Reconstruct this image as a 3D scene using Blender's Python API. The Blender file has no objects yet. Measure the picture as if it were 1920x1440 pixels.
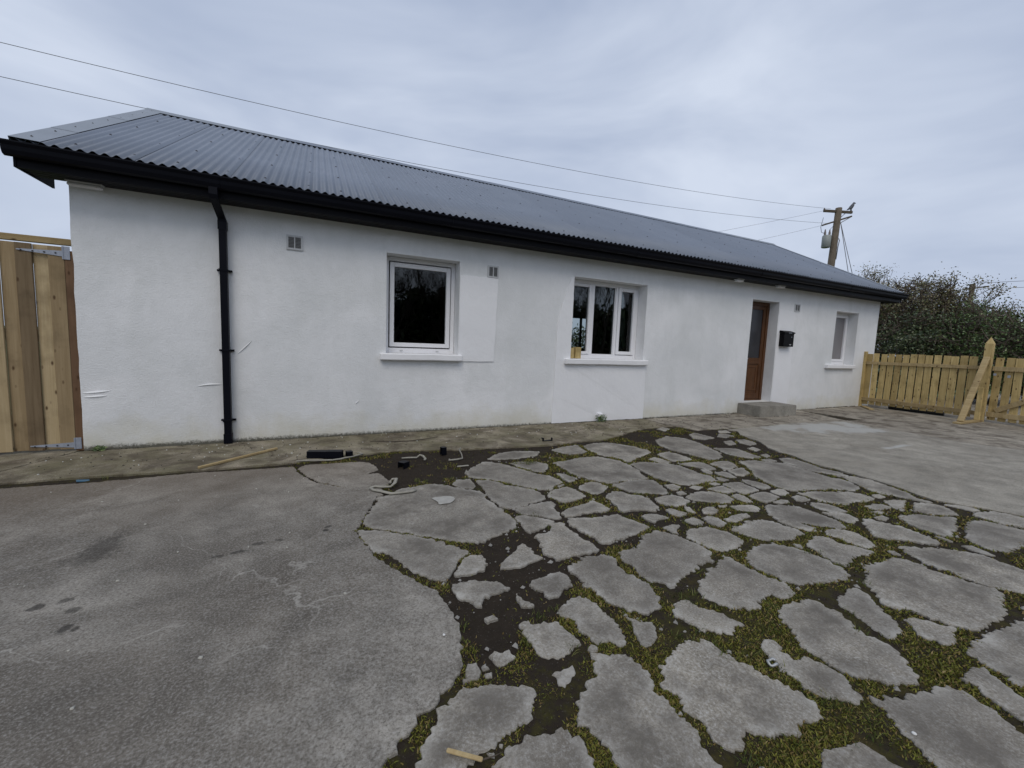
import bpy, bmesh, math, random
import numpy as np
from mathutils import Vector, Matrix, noise
from mathutils.geometry import delaunay_2d_cdt
R = math.radians
rng = np.random.default_rng(7)
random.seed(7)
SC = bpy.context.scene
COL = SC.collection

# ------------------------------------------------------------------ camera
CAM_LOC = (0.0, -5.574, 1.25)
YAW, PITCH, ROLL = R(25.175), R(5.490), R(2.218)
fw = Vector((math.sin(YAW)*math.cos(PITCH), math.cos(YAW)*math.cos(PITCH), -math.sin(PITCH)))
rt = Vector((math.cos(YAW), -math.sin(YAW), 0)); up = rt.cross(fw)
r2 = rt*math.cos(ROLL)+up*math.sin(ROLL); u2 = -rt*math.sin(ROLL)+up*math.cos(ROLL)
cam = bpy.data.cameras.new('camera'); camo = bpy.data.objects.new('camera', cam); COL.objects.link(camo)
cam.sensor_width = 36; cam.lens = 773.82/1920*36; cam.clip_start = 0.05; cam.clip_end = 3000
M = Matrix((r2, u2, -fw)).transposed().to_4x4(); M.translation = CAM_LOC
camo.matrix_world = M
SC.camera = camo
SC.render.resolution_x, SC.render.resolution_y = 1024, 768

# ------------------------------------------------------------------ sky and sun
SUN_EL, SUN_AZ = R(52), R(205)      # azimuth clockwise from +Y: behind the camera, a little left
w = bpy.data.worlds.new('World'); SC.world = w; w.use_nodes = True
nt = w.node_tree; nt.nodes.clear()
def N(t, typ, **kw):
    n = t.nodes.new(typ)
    for k, v in kw.items():
        if k.startswith('i_'):
            n.inputs[k[2:].replace('_', ' ')].default_value = v
        else: setattr(n, k, v)
    return n
sky = N(nt, 'ShaderNodeTexSky', sky_type='NISHITA', sun_disc=False)
sky.sun_elevation = SUN_EL; sky.sun_rotation = SUN_AZ; sky.dust_density = 3.0; sky.air_density = 1.0
tc = N(nt, 'ShaderNodeTexCoord')
mp = N(nt, 'ShaderNodeMapping'); mp.inputs['Scale'].default_value = (1.0, 1.6, 3.4); mp.inputs['Rotation'].default_value = (0.2, 0.35, 0.6)
nt.links.new(tc.outputs['Generated'], mp.inputs[0])
n1 = N(nt, 'ShaderNodeTexNoise'); n1.inputs['Scale'].default_value = 1.15; n1.inputs['Detail'].default_value = 5; n1.inputs['Roughness'].default_value = 0.52; n1.inputs['Distortion'].default_value = 0.5
nt.links.new(mp.outputs[0], n1.inputs['Vector'])
cr = N(nt, 'ShaderNodeValToRGB')
cr.color_ramp.elements[0].position = 0.33; cr.color_ramp.elements[0].color = (3.55, 4.25, 5.75, 1)
cr.color_ramp.elements[1].position = 0.68; cr.color_ramp.elements[1].color = (6.3, 6.95, 8.2, 1)
nt.links.new(n1.outputs['Fac'], cr.inputs[0])
mx = N(nt, 'ShaderNodeMix', data_type='RGBA'); mx.inputs['Factor'].default_value = 0.94
nt.links.new(sky.outputs[0], mx.inputs['A']); nt.links.new(cr.outputs[0], mx.inputs['B'])
bg = N(nt, 'ShaderNodeBackground'); bg.inputs['Strength'].default_value = 0.10
nt.links.new(mx.outputs['Result'], bg.inputs[0])
wo = N(nt, 'ShaderNodeOutputWorld'); nt.links.new(bg.outputs[0], wo.inputs[0])
sun = bpy.data.lights.new('sun', 'SUN'); suno = bpy.data.objects.new('sun', sun); COL.objects.link(suno)
sun.energy = 1.0; sun.angle = R(30); sun.color = (1, 0.92, 0.80)
sd = Vector((math.sin(SUN_AZ)*math.cos(SUN_EL), math.cos(SUN_AZ)*math.cos(SUN_EL), math.sin(SUN_EL)))
suno.rotation_euler = (-sd).to_track_quat('-Z', 'Y').to_euler(); suno.location = (0, -20, 30)
SC.view_settings.view_transform = 'Standard'; SC.view_settings.look = 'None'
SC.view_settings.exposure = 0.1; SC.view_settings.gamma = 1.0; SC.view_settings.use_curve_mapping = False
SC.render.engine = 'CYCLES'
SC.cycles.max_bounces = 6; SC.cycles.diffuse_bounces = 3; SC.cycles.glossy_bounces = 3; SC.cycles.transparent_max_bounces = 16

# ------------------------------------------------------------------ materials
def mat(name):
    m = bpy.data.materials.new(name); m.use_nodes = True
    t = m.node_tree; b = t.nodes['Principled BSDF']
    return m, t, b
def coords(t, scale=(1, 1, 1), kind='Object'):
    c = N(t, 'ShaderNodeTexCoord'); p = N(t, 'ShaderNodeMapping'); p.inputs['Scale'].default_value = scale
    t.links.new(c.outputs[kind], p.inputs[0]); return p.outputs[0]
def geo_pos(t, scale=(1, 1, 1)):
    c = N(t, 'ShaderNodeNewGeometry'); p = N(t, 'ShaderNodeMapping'); p.inputs['Scale'].default_value = scale
    t.links.new(c.outputs['Position'], p.inputs[0]); return p.outputs[0]
def noise_n(t, vec, scale, detail=4, rough=0.55, dist=0.0):
    n = N(t, 'ShaderNodeTexNoise'); n.inputs['Scale'].default_value = scale; n.inputs['Detail'].default_value = detail
    n.inputs['Roughness'].default_value = rough; n.inputs['Distortion'].default_value = dist
    t.links.new(vec, n.inputs['Vector']); return n.outputs['Fac']
def ramp(t, fac, stops):
    r = N(t, 'ShaderNodeValToRGB'); e = r.color_ramp.elements
    while len(e) < len(stops): e.new(0.5)
    for i, (p, c) in enumerate(stops):
        e[i].position = p
        e[i].color = (c, c, c, 1) if isinstance(c, (int, float)) else (*c, 1)
    t.links.new(fac, r.inputs[0]); return r.outputs[0]
def mixc(t, fac, a, b, mode='MIX'):
    m = N(t, 'ShaderNodeMix', data_type='RGBA', blend_type=mode)
    for s, v in (('Factor', fac), ('A', a), ('B', b)):
        if isinstance(v, bpy.types.NodeSocket): t.links.new(v, m.inputs[s])
        elif isinstance(v, (int, float)) and s == 'Factor': m.inputs[s].default_value = v
        else: m.inputs[s].default_value = (*v, 1) if not isinstance(v, (int, float)) else (v, v, v, 1)
    return m.outputs['Result']
def mth(t, op, a, b=None, clamp=False):
    m = N(t, 'ShaderNodeMath', operation=op, use_clamp=clamp)
    for i, v in enumerate((a, b)):
        if v is None: continue
        if isinstance(v, bpy.types.NodeSocket): t.links.new(v, m.inputs[i])
        else: m.inputs[i].default_value = v
    return m.outputs[0]
def bump(t, b, h, strength=0.3, dist=0.01):
    n = N(t, 'ShaderNodeBump'); n.inputs['Strength'].default_value = strength; n.inputs['Distance'].default_value = dist
    t.links.new(h, n.inputs['Height']); t.links.new(n.outputs[0], b.inputs['Normal'])
def plain(name, col, rough=0.5, metal=0.0, spec=0.5, vary=0.08, scale=20, bmp=0.0):
    m, t, b = mat(name)
    v = coords(t); f = noise_n(t, v, scale)
    t.links.new(mixc(t, f, tuple(c*(1-vary) for c in col), tuple(min(1, c*(1+vary)) for c in col)), b.inputs['Base Color'])
    b.inputs['Roughness'].default_value = rough; b.inputs['Metallic'].default_value = metal
    b.inputs['Specular IOR Level'].default_value = spec
    if bmp: bump(t, b, f, bmp, 0.004)
    return m
def smooth_spots(t, pos, pts, wob):
    """soft round stains at fixed places on the concrete, broken up by noise"""
    acc = None
    for (x, y, rx, ry, k) in pts:
        s = N(t, 'ShaderNodeVectorMath', operation='SUBTRACT'); t.links.new(pos, s.inputs[0]); s.inputs[1].default_value = (x, y, 0)
        m_ = N(t, 'ShaderNodeVectorMath', operation='MULTIPLY'); t.links.new(s.outputs[0], m_.inputs[0]); m_.inputs[1].default_value = (1/rx, 1/ry, 0)
        l = N(t, 'ShaderNodeVectorMath', operation='LENGTH'); t.links.new(m_.outputs[0], l.inputs[0])
        d = mth(t, 'ADD', l.outputs['Value'], mth(t, 'MULTIPLY', mth(t, 'SUBTRACT', wob, 0.5), 2.6))
        v = mth(t, 'MULTIPLY', mth(t, 'MULTIPLY', mth(t, 'SUBTRACT', 1.0, d), 2.2, True), k)
        acc = v if acc is None else mth(t, 'MAXIMUM', acc, v)
    return acc

def concrete(name, dark, light, speck=0.35, random_obj=False, spots=None, green=0.0, brown=0.0, pale=None, bigs=0.75, hair=False):
    m, t, b = mat(name)
    v = geo_pos(t)
    big = noise_n(t, v, bigs, 6, 0.62, 0.8)
    mid = noise_n(t, v, 4.0, 7, 0.68, 0.5)
    blot = noise_n(t, v, 1.7, 8, 0.72, 0.6)
    fine = noise_n(t, v, 95, 4, 0.8)
    grain = noise_n(t, v, 27, 5, 0.8)
    c = mixc(t, ramp(t, big, [(0.38, 0.0), (0.62, 1.0)] if hair else [(0.32, 0.0), (0.68, 1.0)]), dark, light)
    c = mixc(t, ramp(t, mid, [(0.34, 0.7), (0.62, 0.0)]), c, tuple(x*0.55 for x in dark))
    c = mixc(t, ramp(t, blot, [(0.52, 0.0), (0.66, 0.5)]), c, tuple(x*y for x, y in zip(dark, (0.62, 0.58, 0.54))))
    c = mixc(t, mth(t, 'MULTIPLY', ramp(t, fine, [(0.50, 0.0), (0.66, 1.0)]), speck), c, (0.50, 0.49, 0.46))
    c = mixc(t, mth(t, 'MULTIPLY', ramp(t, grain, [(0.52, 0.0), (0.72, 1.0)]), speck*0.5), c, (0.44, 0.43, 0.40))
    c = mixc(t, mth(t, 'MULTIPLY', ramp(t, fine, [(0.36, 1.0), (0.48, 0.0)]), 0.7), c, tuple(x*0.45 for x in dark))
    if hair:
        vw = N(t, 'ShaderNodeVectorMath', operation='ADD'); nn = N(t, 'ShaderNodeTexNoise'); nn.inputs['Scale'].default_value = 2.0; nn.inputs['Detail'].default_value = 5
        t.links.new(v, nn.inputs['Vector']); t.links.new(v, vw.inputs[0]); t.links.new(nn.outputs['Color'], vw.inputs[1])
        ve = N(t, 'ShaderNodeTexVoronoi', feature='DISTANCE_TO_EDGE'); ve.inputs['Scale'].default_value = 0.8; t.links.new(vw.outputs[0], ve.inputs['Vector'])
        ln = mth(t, 'MULTIPLY', ramp(t, ve.outputs['Distance'], [(0.002, 0.42), (0.008, 0.0)]), ramp(t, noise_n(t, v, 1.9, 4, 0.6), [(0.48, 0.0), (0.62, 1.0)]))
        c = mixc(t, ln, c, (0.5, 0.48, 0.43))
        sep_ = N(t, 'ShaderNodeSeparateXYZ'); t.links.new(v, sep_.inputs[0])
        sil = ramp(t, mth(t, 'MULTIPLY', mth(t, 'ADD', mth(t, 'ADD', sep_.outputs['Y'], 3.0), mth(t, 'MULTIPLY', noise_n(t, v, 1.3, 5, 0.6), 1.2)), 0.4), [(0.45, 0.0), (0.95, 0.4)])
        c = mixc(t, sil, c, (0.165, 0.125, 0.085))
    if random_obj:
        oi = N(t, 'ShaderNodeObjectInfo')
        c = mixc(t, mth(t, 'MULTIPLY', oi.outputs['Random'], 0.38), c, (0.12, 0.113, 0.104))
        edge = N(t, 'ShaderNodeAttribute', attribute_name='edge')
        ee = mth(t, 'MULTIPLY', edge.outputs['Fac'], ramp(t, noise_n(t, v, 6, 5, 0.7), [(0.45, 0.0), (0.65, 1.0)]))
        c = mixc(t, mth(t, 'MULTIPLY', ee, 0.6), c, (0.48, 0.465, 0.425))
        c = mixc(t, mth(t, 'MULTIPLY', mth(t, 'SUBTRACT', 1.0, mth(t, 'MULTIPLY', edge.outputs['Fac'], 0.6)), ramp(t, noise_n(t, v, 2.8, 8, 0.74), [(0.43, 0.0), (0.60, 0.85)])), c, (0.12, 0.108, 0.092))
    if green:
        c = mixc(t, mth(t, 'MULTIPLY', ramp(t, noise_n(t, v, 2.2, 5, 0.6), [(0.35, 0.0), (0.6, 1.0)]), green), c, (0.105, 0.098, 0.045))
    if brown:
        c = mixc(t, mth(t, 'MULTIPLY', ramp(t, noise_n(t, v, 3.1, 5, 0.65, 1.0), [(0.45, 0.0), (0.62, 1.0)]), brown), c, (0.06, 0.045, 0.032))
    if spots:
        wob = noise_n(t, v, 22, 5, 0.7)
        c = mixc(t, smooth_spots(t, v, spots, wob), c, (0.018, 0.016, 0.014))
    if pale:
        wob = noise_n(t, geo_pos(t, (1, 1, 1)), 3.5, 5, 0.65)
        c = mixc(t, smooth_spots(t, v, pale, wob), c, (0.42, 0.42, 0.40))
    t.links.new(c, b.inputs['Base Color'])
    b.inputs['Roughness'].default_value = 0.9; b.inputs['Specular IOR Level'].default_value = 0.25
    h = mth(t, 'ADD', mth(t, 'MULTIPLY', fine, 0.35), mth(t, 'ADD', mth(t, 'MULTIPLY', grain, 0.7), mid))
    bump(t, b, h, 0.6, 0.006)
    return m

M_STONE = concrete('paving_concrete', (0.275, 0.246, 0.198), (0.43, 0.395, 0.33), 0.75, random_obj=True)
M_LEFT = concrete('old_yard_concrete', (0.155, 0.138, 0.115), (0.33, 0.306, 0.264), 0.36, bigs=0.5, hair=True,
    spots=[(-1.13, -2.56, .10, .22, .5), (-1.17, -2.68, .12, .10, .35), (-1.15, -3.12, .035, .03, .7), (-1.06, -3.10, .035, .025, .6), (-1.0, -3.2, .03, .03, .6), (-.97, -3.34, .03, .04, .7), (-.93, -3.36, .02, .02, .7),
           (-.42, -2.87, .06, .025, .6), (-.33, -2.80, .05, .025, .6), (-.22, -2.79, .03, .02, .6), (-.52, -2.89, .04, .02, .5), (-1.35, -3.2, .04, .03, .7), (0.03, -2.75, .03, .02, .8), (0.05, -2.70, .03, .02, .7)])
M_RIGHT = concrete('pale_slab_concrete', (0.245, 0.222, 0.180), (0.40, 0.37, 0.31), 0.35,
    pale=[(7.9, -1.55, 1.1, .42, .75), (7.2, -1.35, .7, .25, .6), (8.3, -1.9, .6, .22, .7), (7.3, -2.75, .35, .07, .8)])
M_BACK = concrete('back_slab_concrete', (0.27, 0.237, 0.186), (0.41, 0.37, 0.30), 0.25, brown=0.7)
M_PATH = concrete('footpath_concrete', (0.25, 0.21, 0.145), (0.40, 0.35, 0.26), 0.4, green=0.6, brown=0.65)
M_STEP = concrete('step_concrete', (0.25, 0.235, 0.20), (0.37, 0.35, 0.305), 0.25)

# dirt and moss in the joints
M_DIRT, t, b = mat('joint_soil')
v = geo_pos(t)
moss = N(t, 'ShaderNodeAttribute', attribute_name='moss').outputs['Fac']
c = mixc(t, noise_n(t, v, 14, 6, 0.7), (0.014, 0.011, 0.008), (0.046, 0.035, 0.025))
c = mixc(t, ramp(t, noise_n(t, v, 90, 3, 0.7), [(0.62, 0.0), (0.74, 0.8)]), c, (0.16, 0.15, 0.13))
g = mixc(t, noise_n(t, v, 35, 5, 0.7), (0.016, 0.016, 0.006), (0.085, 0.08, 0.016))
g = mixc(t, ramp(t, noise_n(t, v, 8, 4, 0.6), [(0.5, 0.0), (0.7, 0.6)]), g, (0.075, 0.05, 0.02))
f = ramp(t, mth(t, 'ADD', moss, mth(t, 'MULTIPLY', mth(t, 'SUBTRACT', noise_n(t, v, 16, 6, 0.75), 0.5), 2.0)), [(0.66, 0.0), (1.0, 0.75)])
t.links.new(mixc(t, f, c, g), b.inputs['Base Color']); b.inputs['Roughness'].default_value = 0.95; b.inputs['Specular IOR Level'].default_value = 0.15
bump(t, b, noise_n(t, v, 60, 5, 0.75), 0.9, 0.012)

def blade_mat(name, stops, rough=0.7):
    m, t, b = mat(name)
    g = N(t, 'ShaderNodeNewGeometry')
    t.links.new(ramp(t, g.outputs['Random Per Island'], stops), b.inputs['Base Color'])
    b.inputs['Roughness'].default_value = rough; b.inputs['Specular IOR Level'].default_value = 0.25
    return m
M_MOSS = blade_mat('moss_blades', [(0, (0.038, 0.046, 0.010)), (0.38, (0.115, 0.125, 0.017)), (0.66, (0.20, 0.19, 0.033)), (0.82, (0.14, 0.09, 0.03)), (1, (0.27, 0.21, 0.09))])
M_GRASS = blade_mat('grass_blades', [(0, (0.03, 0.05, 0.010)), (0.6, (0.085, 0.11, 0.022)), (1, (0.18, 0.165, 0.06))])
M_FIELD, t, b = mat('field_grass')
v = geo_pos(t); t.links.new(mixc(t, noise_n(t, v, 0.6, 6, 0.7), (0.045, 0.07, 0.02), (0.09, 0.12, 0.04)), b.inputs['Base Color']); b.inputs['Roughness'].default_value = 1
bump(t, b, noise_n(t, v, 20), 0.8, 0.05)

# wall plaster
M_WALL, t, b = mat('white_painted_plaster')
v = geo_pos(t)
big = noise_n(t, v, 0.9, 6, 0.6, 0.6); mid = noise_n(t, geo_pos(t, (1, 1, 0.45)), 3.2, 6, 0.65)
c = mixc(t, ramp(t, big, [(0.3, 0.0), (0.7, 1.0)]), (0.68, 0.695, 0.70), (0.83, 0.835, 0.845))
c = mixc(t, ramp(t, mid, [(0.46, 0.0), (0.74, 0.40)]), c, (0.60, 0.615, 0.605))
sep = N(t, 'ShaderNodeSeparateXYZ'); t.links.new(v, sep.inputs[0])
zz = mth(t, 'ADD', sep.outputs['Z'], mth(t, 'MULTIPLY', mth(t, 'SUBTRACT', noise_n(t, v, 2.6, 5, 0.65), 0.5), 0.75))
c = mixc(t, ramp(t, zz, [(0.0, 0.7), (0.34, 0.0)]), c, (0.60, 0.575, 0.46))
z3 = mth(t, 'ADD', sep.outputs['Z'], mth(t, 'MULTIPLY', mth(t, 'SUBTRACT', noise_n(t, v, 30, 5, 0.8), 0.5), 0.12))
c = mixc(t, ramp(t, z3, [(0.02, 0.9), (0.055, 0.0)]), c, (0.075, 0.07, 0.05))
pit = noise_n(t, v, 26, 2, 0.5)
c = mixc(t, ramp(t, pit, [(0.79, 0.0), (0.81, 0.85)]), c, (0.2, 0.2, 0.19))
t.links.new(c, b.inputs['Base Color']); b.inputs['Roughness'].default_value = 0.75; b.inputs['Specular IOR Level'].default_value = 0.3
h = mth(t, 'ADD', mth(t, 'MULTIPLY', noise_n(t, v, 6, 6, 0.6), 2.0), noise_n(t, v, 70, 3, 0.6))
bump(t, b, h, 0.5, 0.008)
M_PATCH = plain('fresh_white_plaster', (0.82, 0.825, 0.84), 0.7, vary=0.05, scale=3, bmp=0.0)
t = M_PATCH.node_tree; b = t.nodes['Principled BSDF']; bump(t, b, noise_n(t, geo_pos(t), 9, 6, 0.7), 0.5, 0.012)
M_SILL = plain('sill_paint', (0.82, 0.82, 0.83), 0.55, vary=0.06, scale=8, bmp=0.3)
M_PVC = plain('white_pvc', (0.80, 0.80, 0.82), 0.32, vary=0.02)
M_VENT = plain('vent_plastic', (0.52, 0.53, 0.54), 0.5, vary=0.1)
M_LOUVRE = plain('vent_louvre', (0.27, 0.275, 0.28), 0.6)
M_DARK = plain('vent_dark', (0.05, 0.05, 0.055), 0.8)
M_BLACK = plain('black_pvc', (0.005, 0.0055, 0.009), 0.4, spec=0.1, vary=0.3, scale=4)
M_SOFFIT = plain('black_soffit', (0.005, 0.005, 0.007), 0.5, spec=0.1, vary=0.2)
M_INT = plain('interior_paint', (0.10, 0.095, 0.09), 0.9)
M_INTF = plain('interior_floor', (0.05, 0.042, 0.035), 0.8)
M_LENS = plain('light_lens', (0.72, 0.72, 0.73), 0.35)
M_GALV = plain('galvanised_steel', (0.34, 0.37, 0.43), 0.5, 0.3, vary=0.25, scale=40)
M_FROST = plain('frosted_glass', (0.20, 0.19, 0.195), 0.3, vary=0.1, scale=5)
M_FROSTD = plain('door_frosted_glass', (0.035, 0.035, 0.04), 0.25, spec=0.3, vary=0.2, scale=5)
M_RAG = plain('dirty_white_rag', (0.30, 0.285, 0.24), 0.9, vary=0.35, scale=30, bmp=0.5)
M_ALU = plain('crushed_metal', (0.40, 0.41, 0.41), 0.5, 0.5)
M_BLUE = plain('blue_plastic', (0.05, 0.13, 0.2), 0.5)
M_RUBBER = plain('black_rubber', (0.012, 0.012, 0.013), 0.6)
M_BIRD = plain('grey_feathers', (0.09, 0.095, 0.11), 0.8, vary=0.4, scale=40)
M_WIRE = plain('wire', (0.12, 0.125, 0.135), 0.6)
M_TRAFO = plain('transformer_grey', (0.29, 0.31, 0.29), 0.5, vary=0.15, scale=6)
M_PORC = plain('porcelain', (0.12, 0.10, 0.09), 0.3)
M_BARK = plain('bark', (0.075, 0.062, 0.048), 0.95, vary=0.4, scale=12, bmp=0.8)
M_TWIG = plain('twig', (0.085, 0.066, 0.05), 0.95, vary=0.3)

def metal_roof():
    m, t, b = mat('grey_roof_metal')
    v = geo_pos(t)
    c = mixc(t, noise_n(t, v, 1.2, 5, 0.6), (0.178, 0.208, 0.258), (0.22, 0.25, 0.305))
    oi = N(t, 'ShaderNodeObjectInfo')
    c = mixc(t, mth(t, 'MULTIPLY', oi.outputs['Random'], 0.45), c, (0.155, 0.18, 0.225))
    c = mixc(t, ramp(t, noise_n(t, geo_pos(t, (6, 0.6, 0.6)), 3, 5, 0.7), [(0.55, 0.0), (0.75, 0.25)]), c, (0.30, 0.31, 0.34))
    t.links.new(c, b.inputs['Base Color']); b.inputs['Roughness'].default_value = 0.36; b.inputs['Metallic'].default_value = 0.1
    t.links.new(ramp(t, noise_n(t, v, 2.0, 5, 0.6), [(0.3, 0.48), (0.7, 0.60)]), b.inputs['Roughness'])
    b.inputs['Specular IOR Level'].default_value = 0.3
    return m
M_ROOF = metal_roof()
M_FLASH = plain('ridge_flashing', (0.23, 0.258, 0.295), 0.5, 0.1, vary=0.15, scale=3)
M_SCREW = plain('screw_head', (0.035, 0.035, 0.04), 0.5, 0.3)

def wood(name, dark, light, axis='Z', rough=0.75, green=0.0):
    m, t, b = mat(name)
    sc = {'Z': (30, 30, 1.3), 'Y': (30, 1.3, 30), 'X': (1.3, 30, 30)}[axis]
    oi = N(t, 'ShaderNodeObjectInfo')
    cx = N(t, 'ShaderNodeTexCoord'); ad = N(t, 'ShaderNodeVectorMath', operation='ADD'); t.links.new(cx.outputs['Object'], ad.inputs[0])
    sc2 = N(t, 'ShaderNodeVectorMath', operation='SCALE'); sc2.inputs['Scale'].default_value = 37.0
    cmb = N(t, 'ShaderNodeCombineXYZ'); [t.links.new(oi.outputs['Random'], cmb.inputs[i]) for i in range(3)]
    t.links.new(cmb.outputs[0], sc2.inputs[0]); t.links.new(sc2.outputs[0], ad.inputs[1])
    p = N(t, 'ShaderNodeMapping'); p.inputs['Scale'].default_value = sc; t.links.new(ad.outputs[0], p.inputs[0])
    gr = noise_n(t, p.outputs[0], 1.0, 5, 0.6, 1.2)
    c = mixc(t, ramp(t, gr, [(0.3, 0.0), (0.7, 1.0)]), dark, light)
    c = mixc(t, mth(t, 'MULTIPLY', oi.outputs['Random'], 0.6), c, tuple(x*0.68 for x in dark))
    blot = noise_n(t, ad.outputs[0], 3.5, 4, 0.6)
    c = mixc(t, ramp(t, blot, [(0.48, 0.0), (0.68, 0.6)]), c, tuple(x*0.55 for x in dark))
    p2 = N(t, 'ShaderNodeMapping'); p2.inputs['Scale'].default_value = tuple(1.0 if s < 2 else 2.2 for s in sc); t.links.new(ad.outputs[0], p2.inputs[0])
    vo = N(t, 'ShaderNodeTexVoronoi'); vo.inputs['Scale'].default_value = 6.5; t.links.new(p2.outputs[0], vo.inputs['Vector'])
    c = mixc(t, ramp(t, vo.outputs['Distance'], [(0.07, 0.9), (0.19, 0.0)]), c, (0.07, 0.035, 0.015))
    t.links.new(c, b.inputs['Base Color']); b.inputs['Roughness'].default_value = rough; b.inputs['Specular IOR Level'].default_value = 0.25
    bump(t, b, gr, 0.35, 0.003)
    return m
M_GATE = wood('gate_board', (0.30, 0.215, 0.115), (0.46, 0.35, 0.205), 'Z')
M_GATE_PALE = wood('pale_gate_board', (0.44, 0.33, 0.18), (0.62, 0.50, 0.31), 'Z')
M_GATE_DARK = wood('dark_gate_board', (0.16, 0.112, 0.062), (0.27, 0.20, 0.12), 'Z')
M_PICKET = wood('treated_picket', (0.45, 0.325, 0.13), (0.68, 0.53, 0.25), 'Z')
M_RAILY = wood('treated_rail', (0.36, 0.26, 0.125), (0.52, 0.41, 0.22), 'Y')
M_RAILX = wood('treated_rail_cross', (0.36, 0.26, 0.125), (0.52, 0.41, 0.22), 'X')
M_POLE = wood('old_pole_wood', (0.10, 0.08, 0.058), (0.18, 0.15, 0.11), 'Z')
M_DOOR = wood('brown_door', (0.08, 0.033, 0.013), (0.135, 0.06, 0.024), 'Z', 0.4)
M_REFL = wood('dark_rail', (0.05, 0.035, 0.02), (0.09, 0.065, 0.04), 'X')

M_GLASS, t, b = mat('window_glass')
t.nodes.remove(b)
lw = N(t, 'ShaderNodeFresnel'); lw.inputs['IOR'].default_value = 1.55
tr = N(t, 'ShaderNodeBsdfTransparent'); tr.inputs[0].default_value = (0.72, 0.76, 0.76, 1)
gl = N(t, 'ShaderNodeBsdfGlossy'); gl.inputs['Roughness'].default_value = 0.01
ms = N(t, 'ShaderNodeMixShader'); t.links.new(lw.outputs[0], ms.inputs[0]); t.links.new(tr.outputs[0], ms.inputs[1]); t.links.new(gl.outputs[0], ms.inputs[2])
t.links.new(ms.outputs[0], t.nodes['Material Output'].inputs[0])

def leaf_mat(name, stops):
    m, t, b = mat(name)
    g = N(t, 'ShaderNodeNewGeometry')
    t.links.new(ramp(t, g.outputs['Random Per Island'], stops), b.inputs['Base Color'])
    b.inputs['Roughness'].default_value = 0.42; b.inputs['Specular IOR Level'].default_value = 0.5
    return m
M_LEAF_A = leaf_mat('hawthorn_leaves', [(0, (0.07, 0.08, 0.03)), (0.45, (0.15, 0.15, 0.055)), (0.75, (0.20, 0.16, 0.08)), (1, (0.26, 0.20, 0.12))])
M_LEAF_B = leaf_mat('ivy_leaves', [(0, (0.026, 0.044, 0.018)), (0.6, (0.065, 0.095, 0.035)), (1, (0.15, 0.17, 0.075))])
M_LEAF_C = leaf_mat('laurel_leaves', [(0, (0.04, 0.075, 0.02)), (0.6, (0.09, 0.145, 0.04)), (1, (0.16, 0.21, 0.07))])

# ------------------------------------------------------------------ mesh helpers
def link(o, parent=None):
    COL.objects.link(o)
    if parent is not None:
        o.parent = parent
        if parent.type == 'EMPTY': o.location = Vector(o.location) - parent.location
    return o
def mesh(name, verts, faces, m, parent=None, smooth=False):
    me = bpy.data.meshes.new(name); me.from_pydata([tuple(v) for v in verts], [], faces); me.update()
    me.materials.append(m)
    if smooth: me.polygons.foreach_set('use_smooth', [True]*len(me.polygons))
    return link(bpy.data.objects.new(name, me), parent)
def npmesh(name, V, F, m, parent=None, smooth=False):
    """V (n,3), F (k,3 or 4) numpy"""
    me = bpy.data.meshes.new(name); V = np.asarray(V, dtype=np.float32); F = np.asarray(F, dtype=np.int32)
    k = F.shape[1]
    me.vertices.add(len(V)); me.vertices.foreach_set('co', V.ravel())
    me.loops.add(F.size); me.loops.foreach_set('vertex_index', F.ravel())
    me.polygons.add(len(F)); me.polygons.foreach_set('loop_start', np.arange(0, F.size, k, dtype=np.int32))
    try: me.polygons.foreach_set('loop_total', np.full(len(F), k, dtype=np.int32))
    except Exception: pass
    if smooth: me.polygons.foreach_set('use_smooth', np.ones(len(F), dtype=bool))
    me.update(calc_edges=True); me.validate()
    me.materials.append(m)
    return link(bpy.data.objects.new(name, me), parent)
def bm_to(name, bm, m, parent=None, smooth=False):
    me = bpy.data.meshes.new(name); bm.normal_update(); bm.to_mesh(me); bm.free(); me.materials.append(m)
    if smooth: me.polygons.foreach_set('use_smooth', [True]*len(me.polygons))
    return link(bpy.data.objects.new(name, me), parent)
def box_bm(bm, x0, x1, y0, y1, z0, z1, bev=0.0):
    vs = [bm.verts.new(p) for p in [(x0,y0,z0),(x1,y0,z0),(x1,y1,z0),(x0,y1,z0),(x0,y0,z1),(x1,y0,z1),(x1,y1,z1),(x0,y1,z1)]]
    fs = [bm.faces.new([vs[i] for i in q]) for q in [(3,2,1,0),(4,5,6,7),(0,1,5,4),(1,2,6,5),(2,3,7,6),(3,0,4,7)]]
    if bev:
        es = list({e for f in fs for e in f.edges})
        bmesh.ops.bevel(bm, geom=es, offset=bev, segments=1, affect='EDGES')
def box(name, x0, x1, y0, y1, z0, z1, m, parent=None, bev=0.003):
    bm = bmesh.new(); box_bm(bm, x0, x1, y0, y1, z0, z1, bev); return bm_to(name, bm, m, parent)
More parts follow.
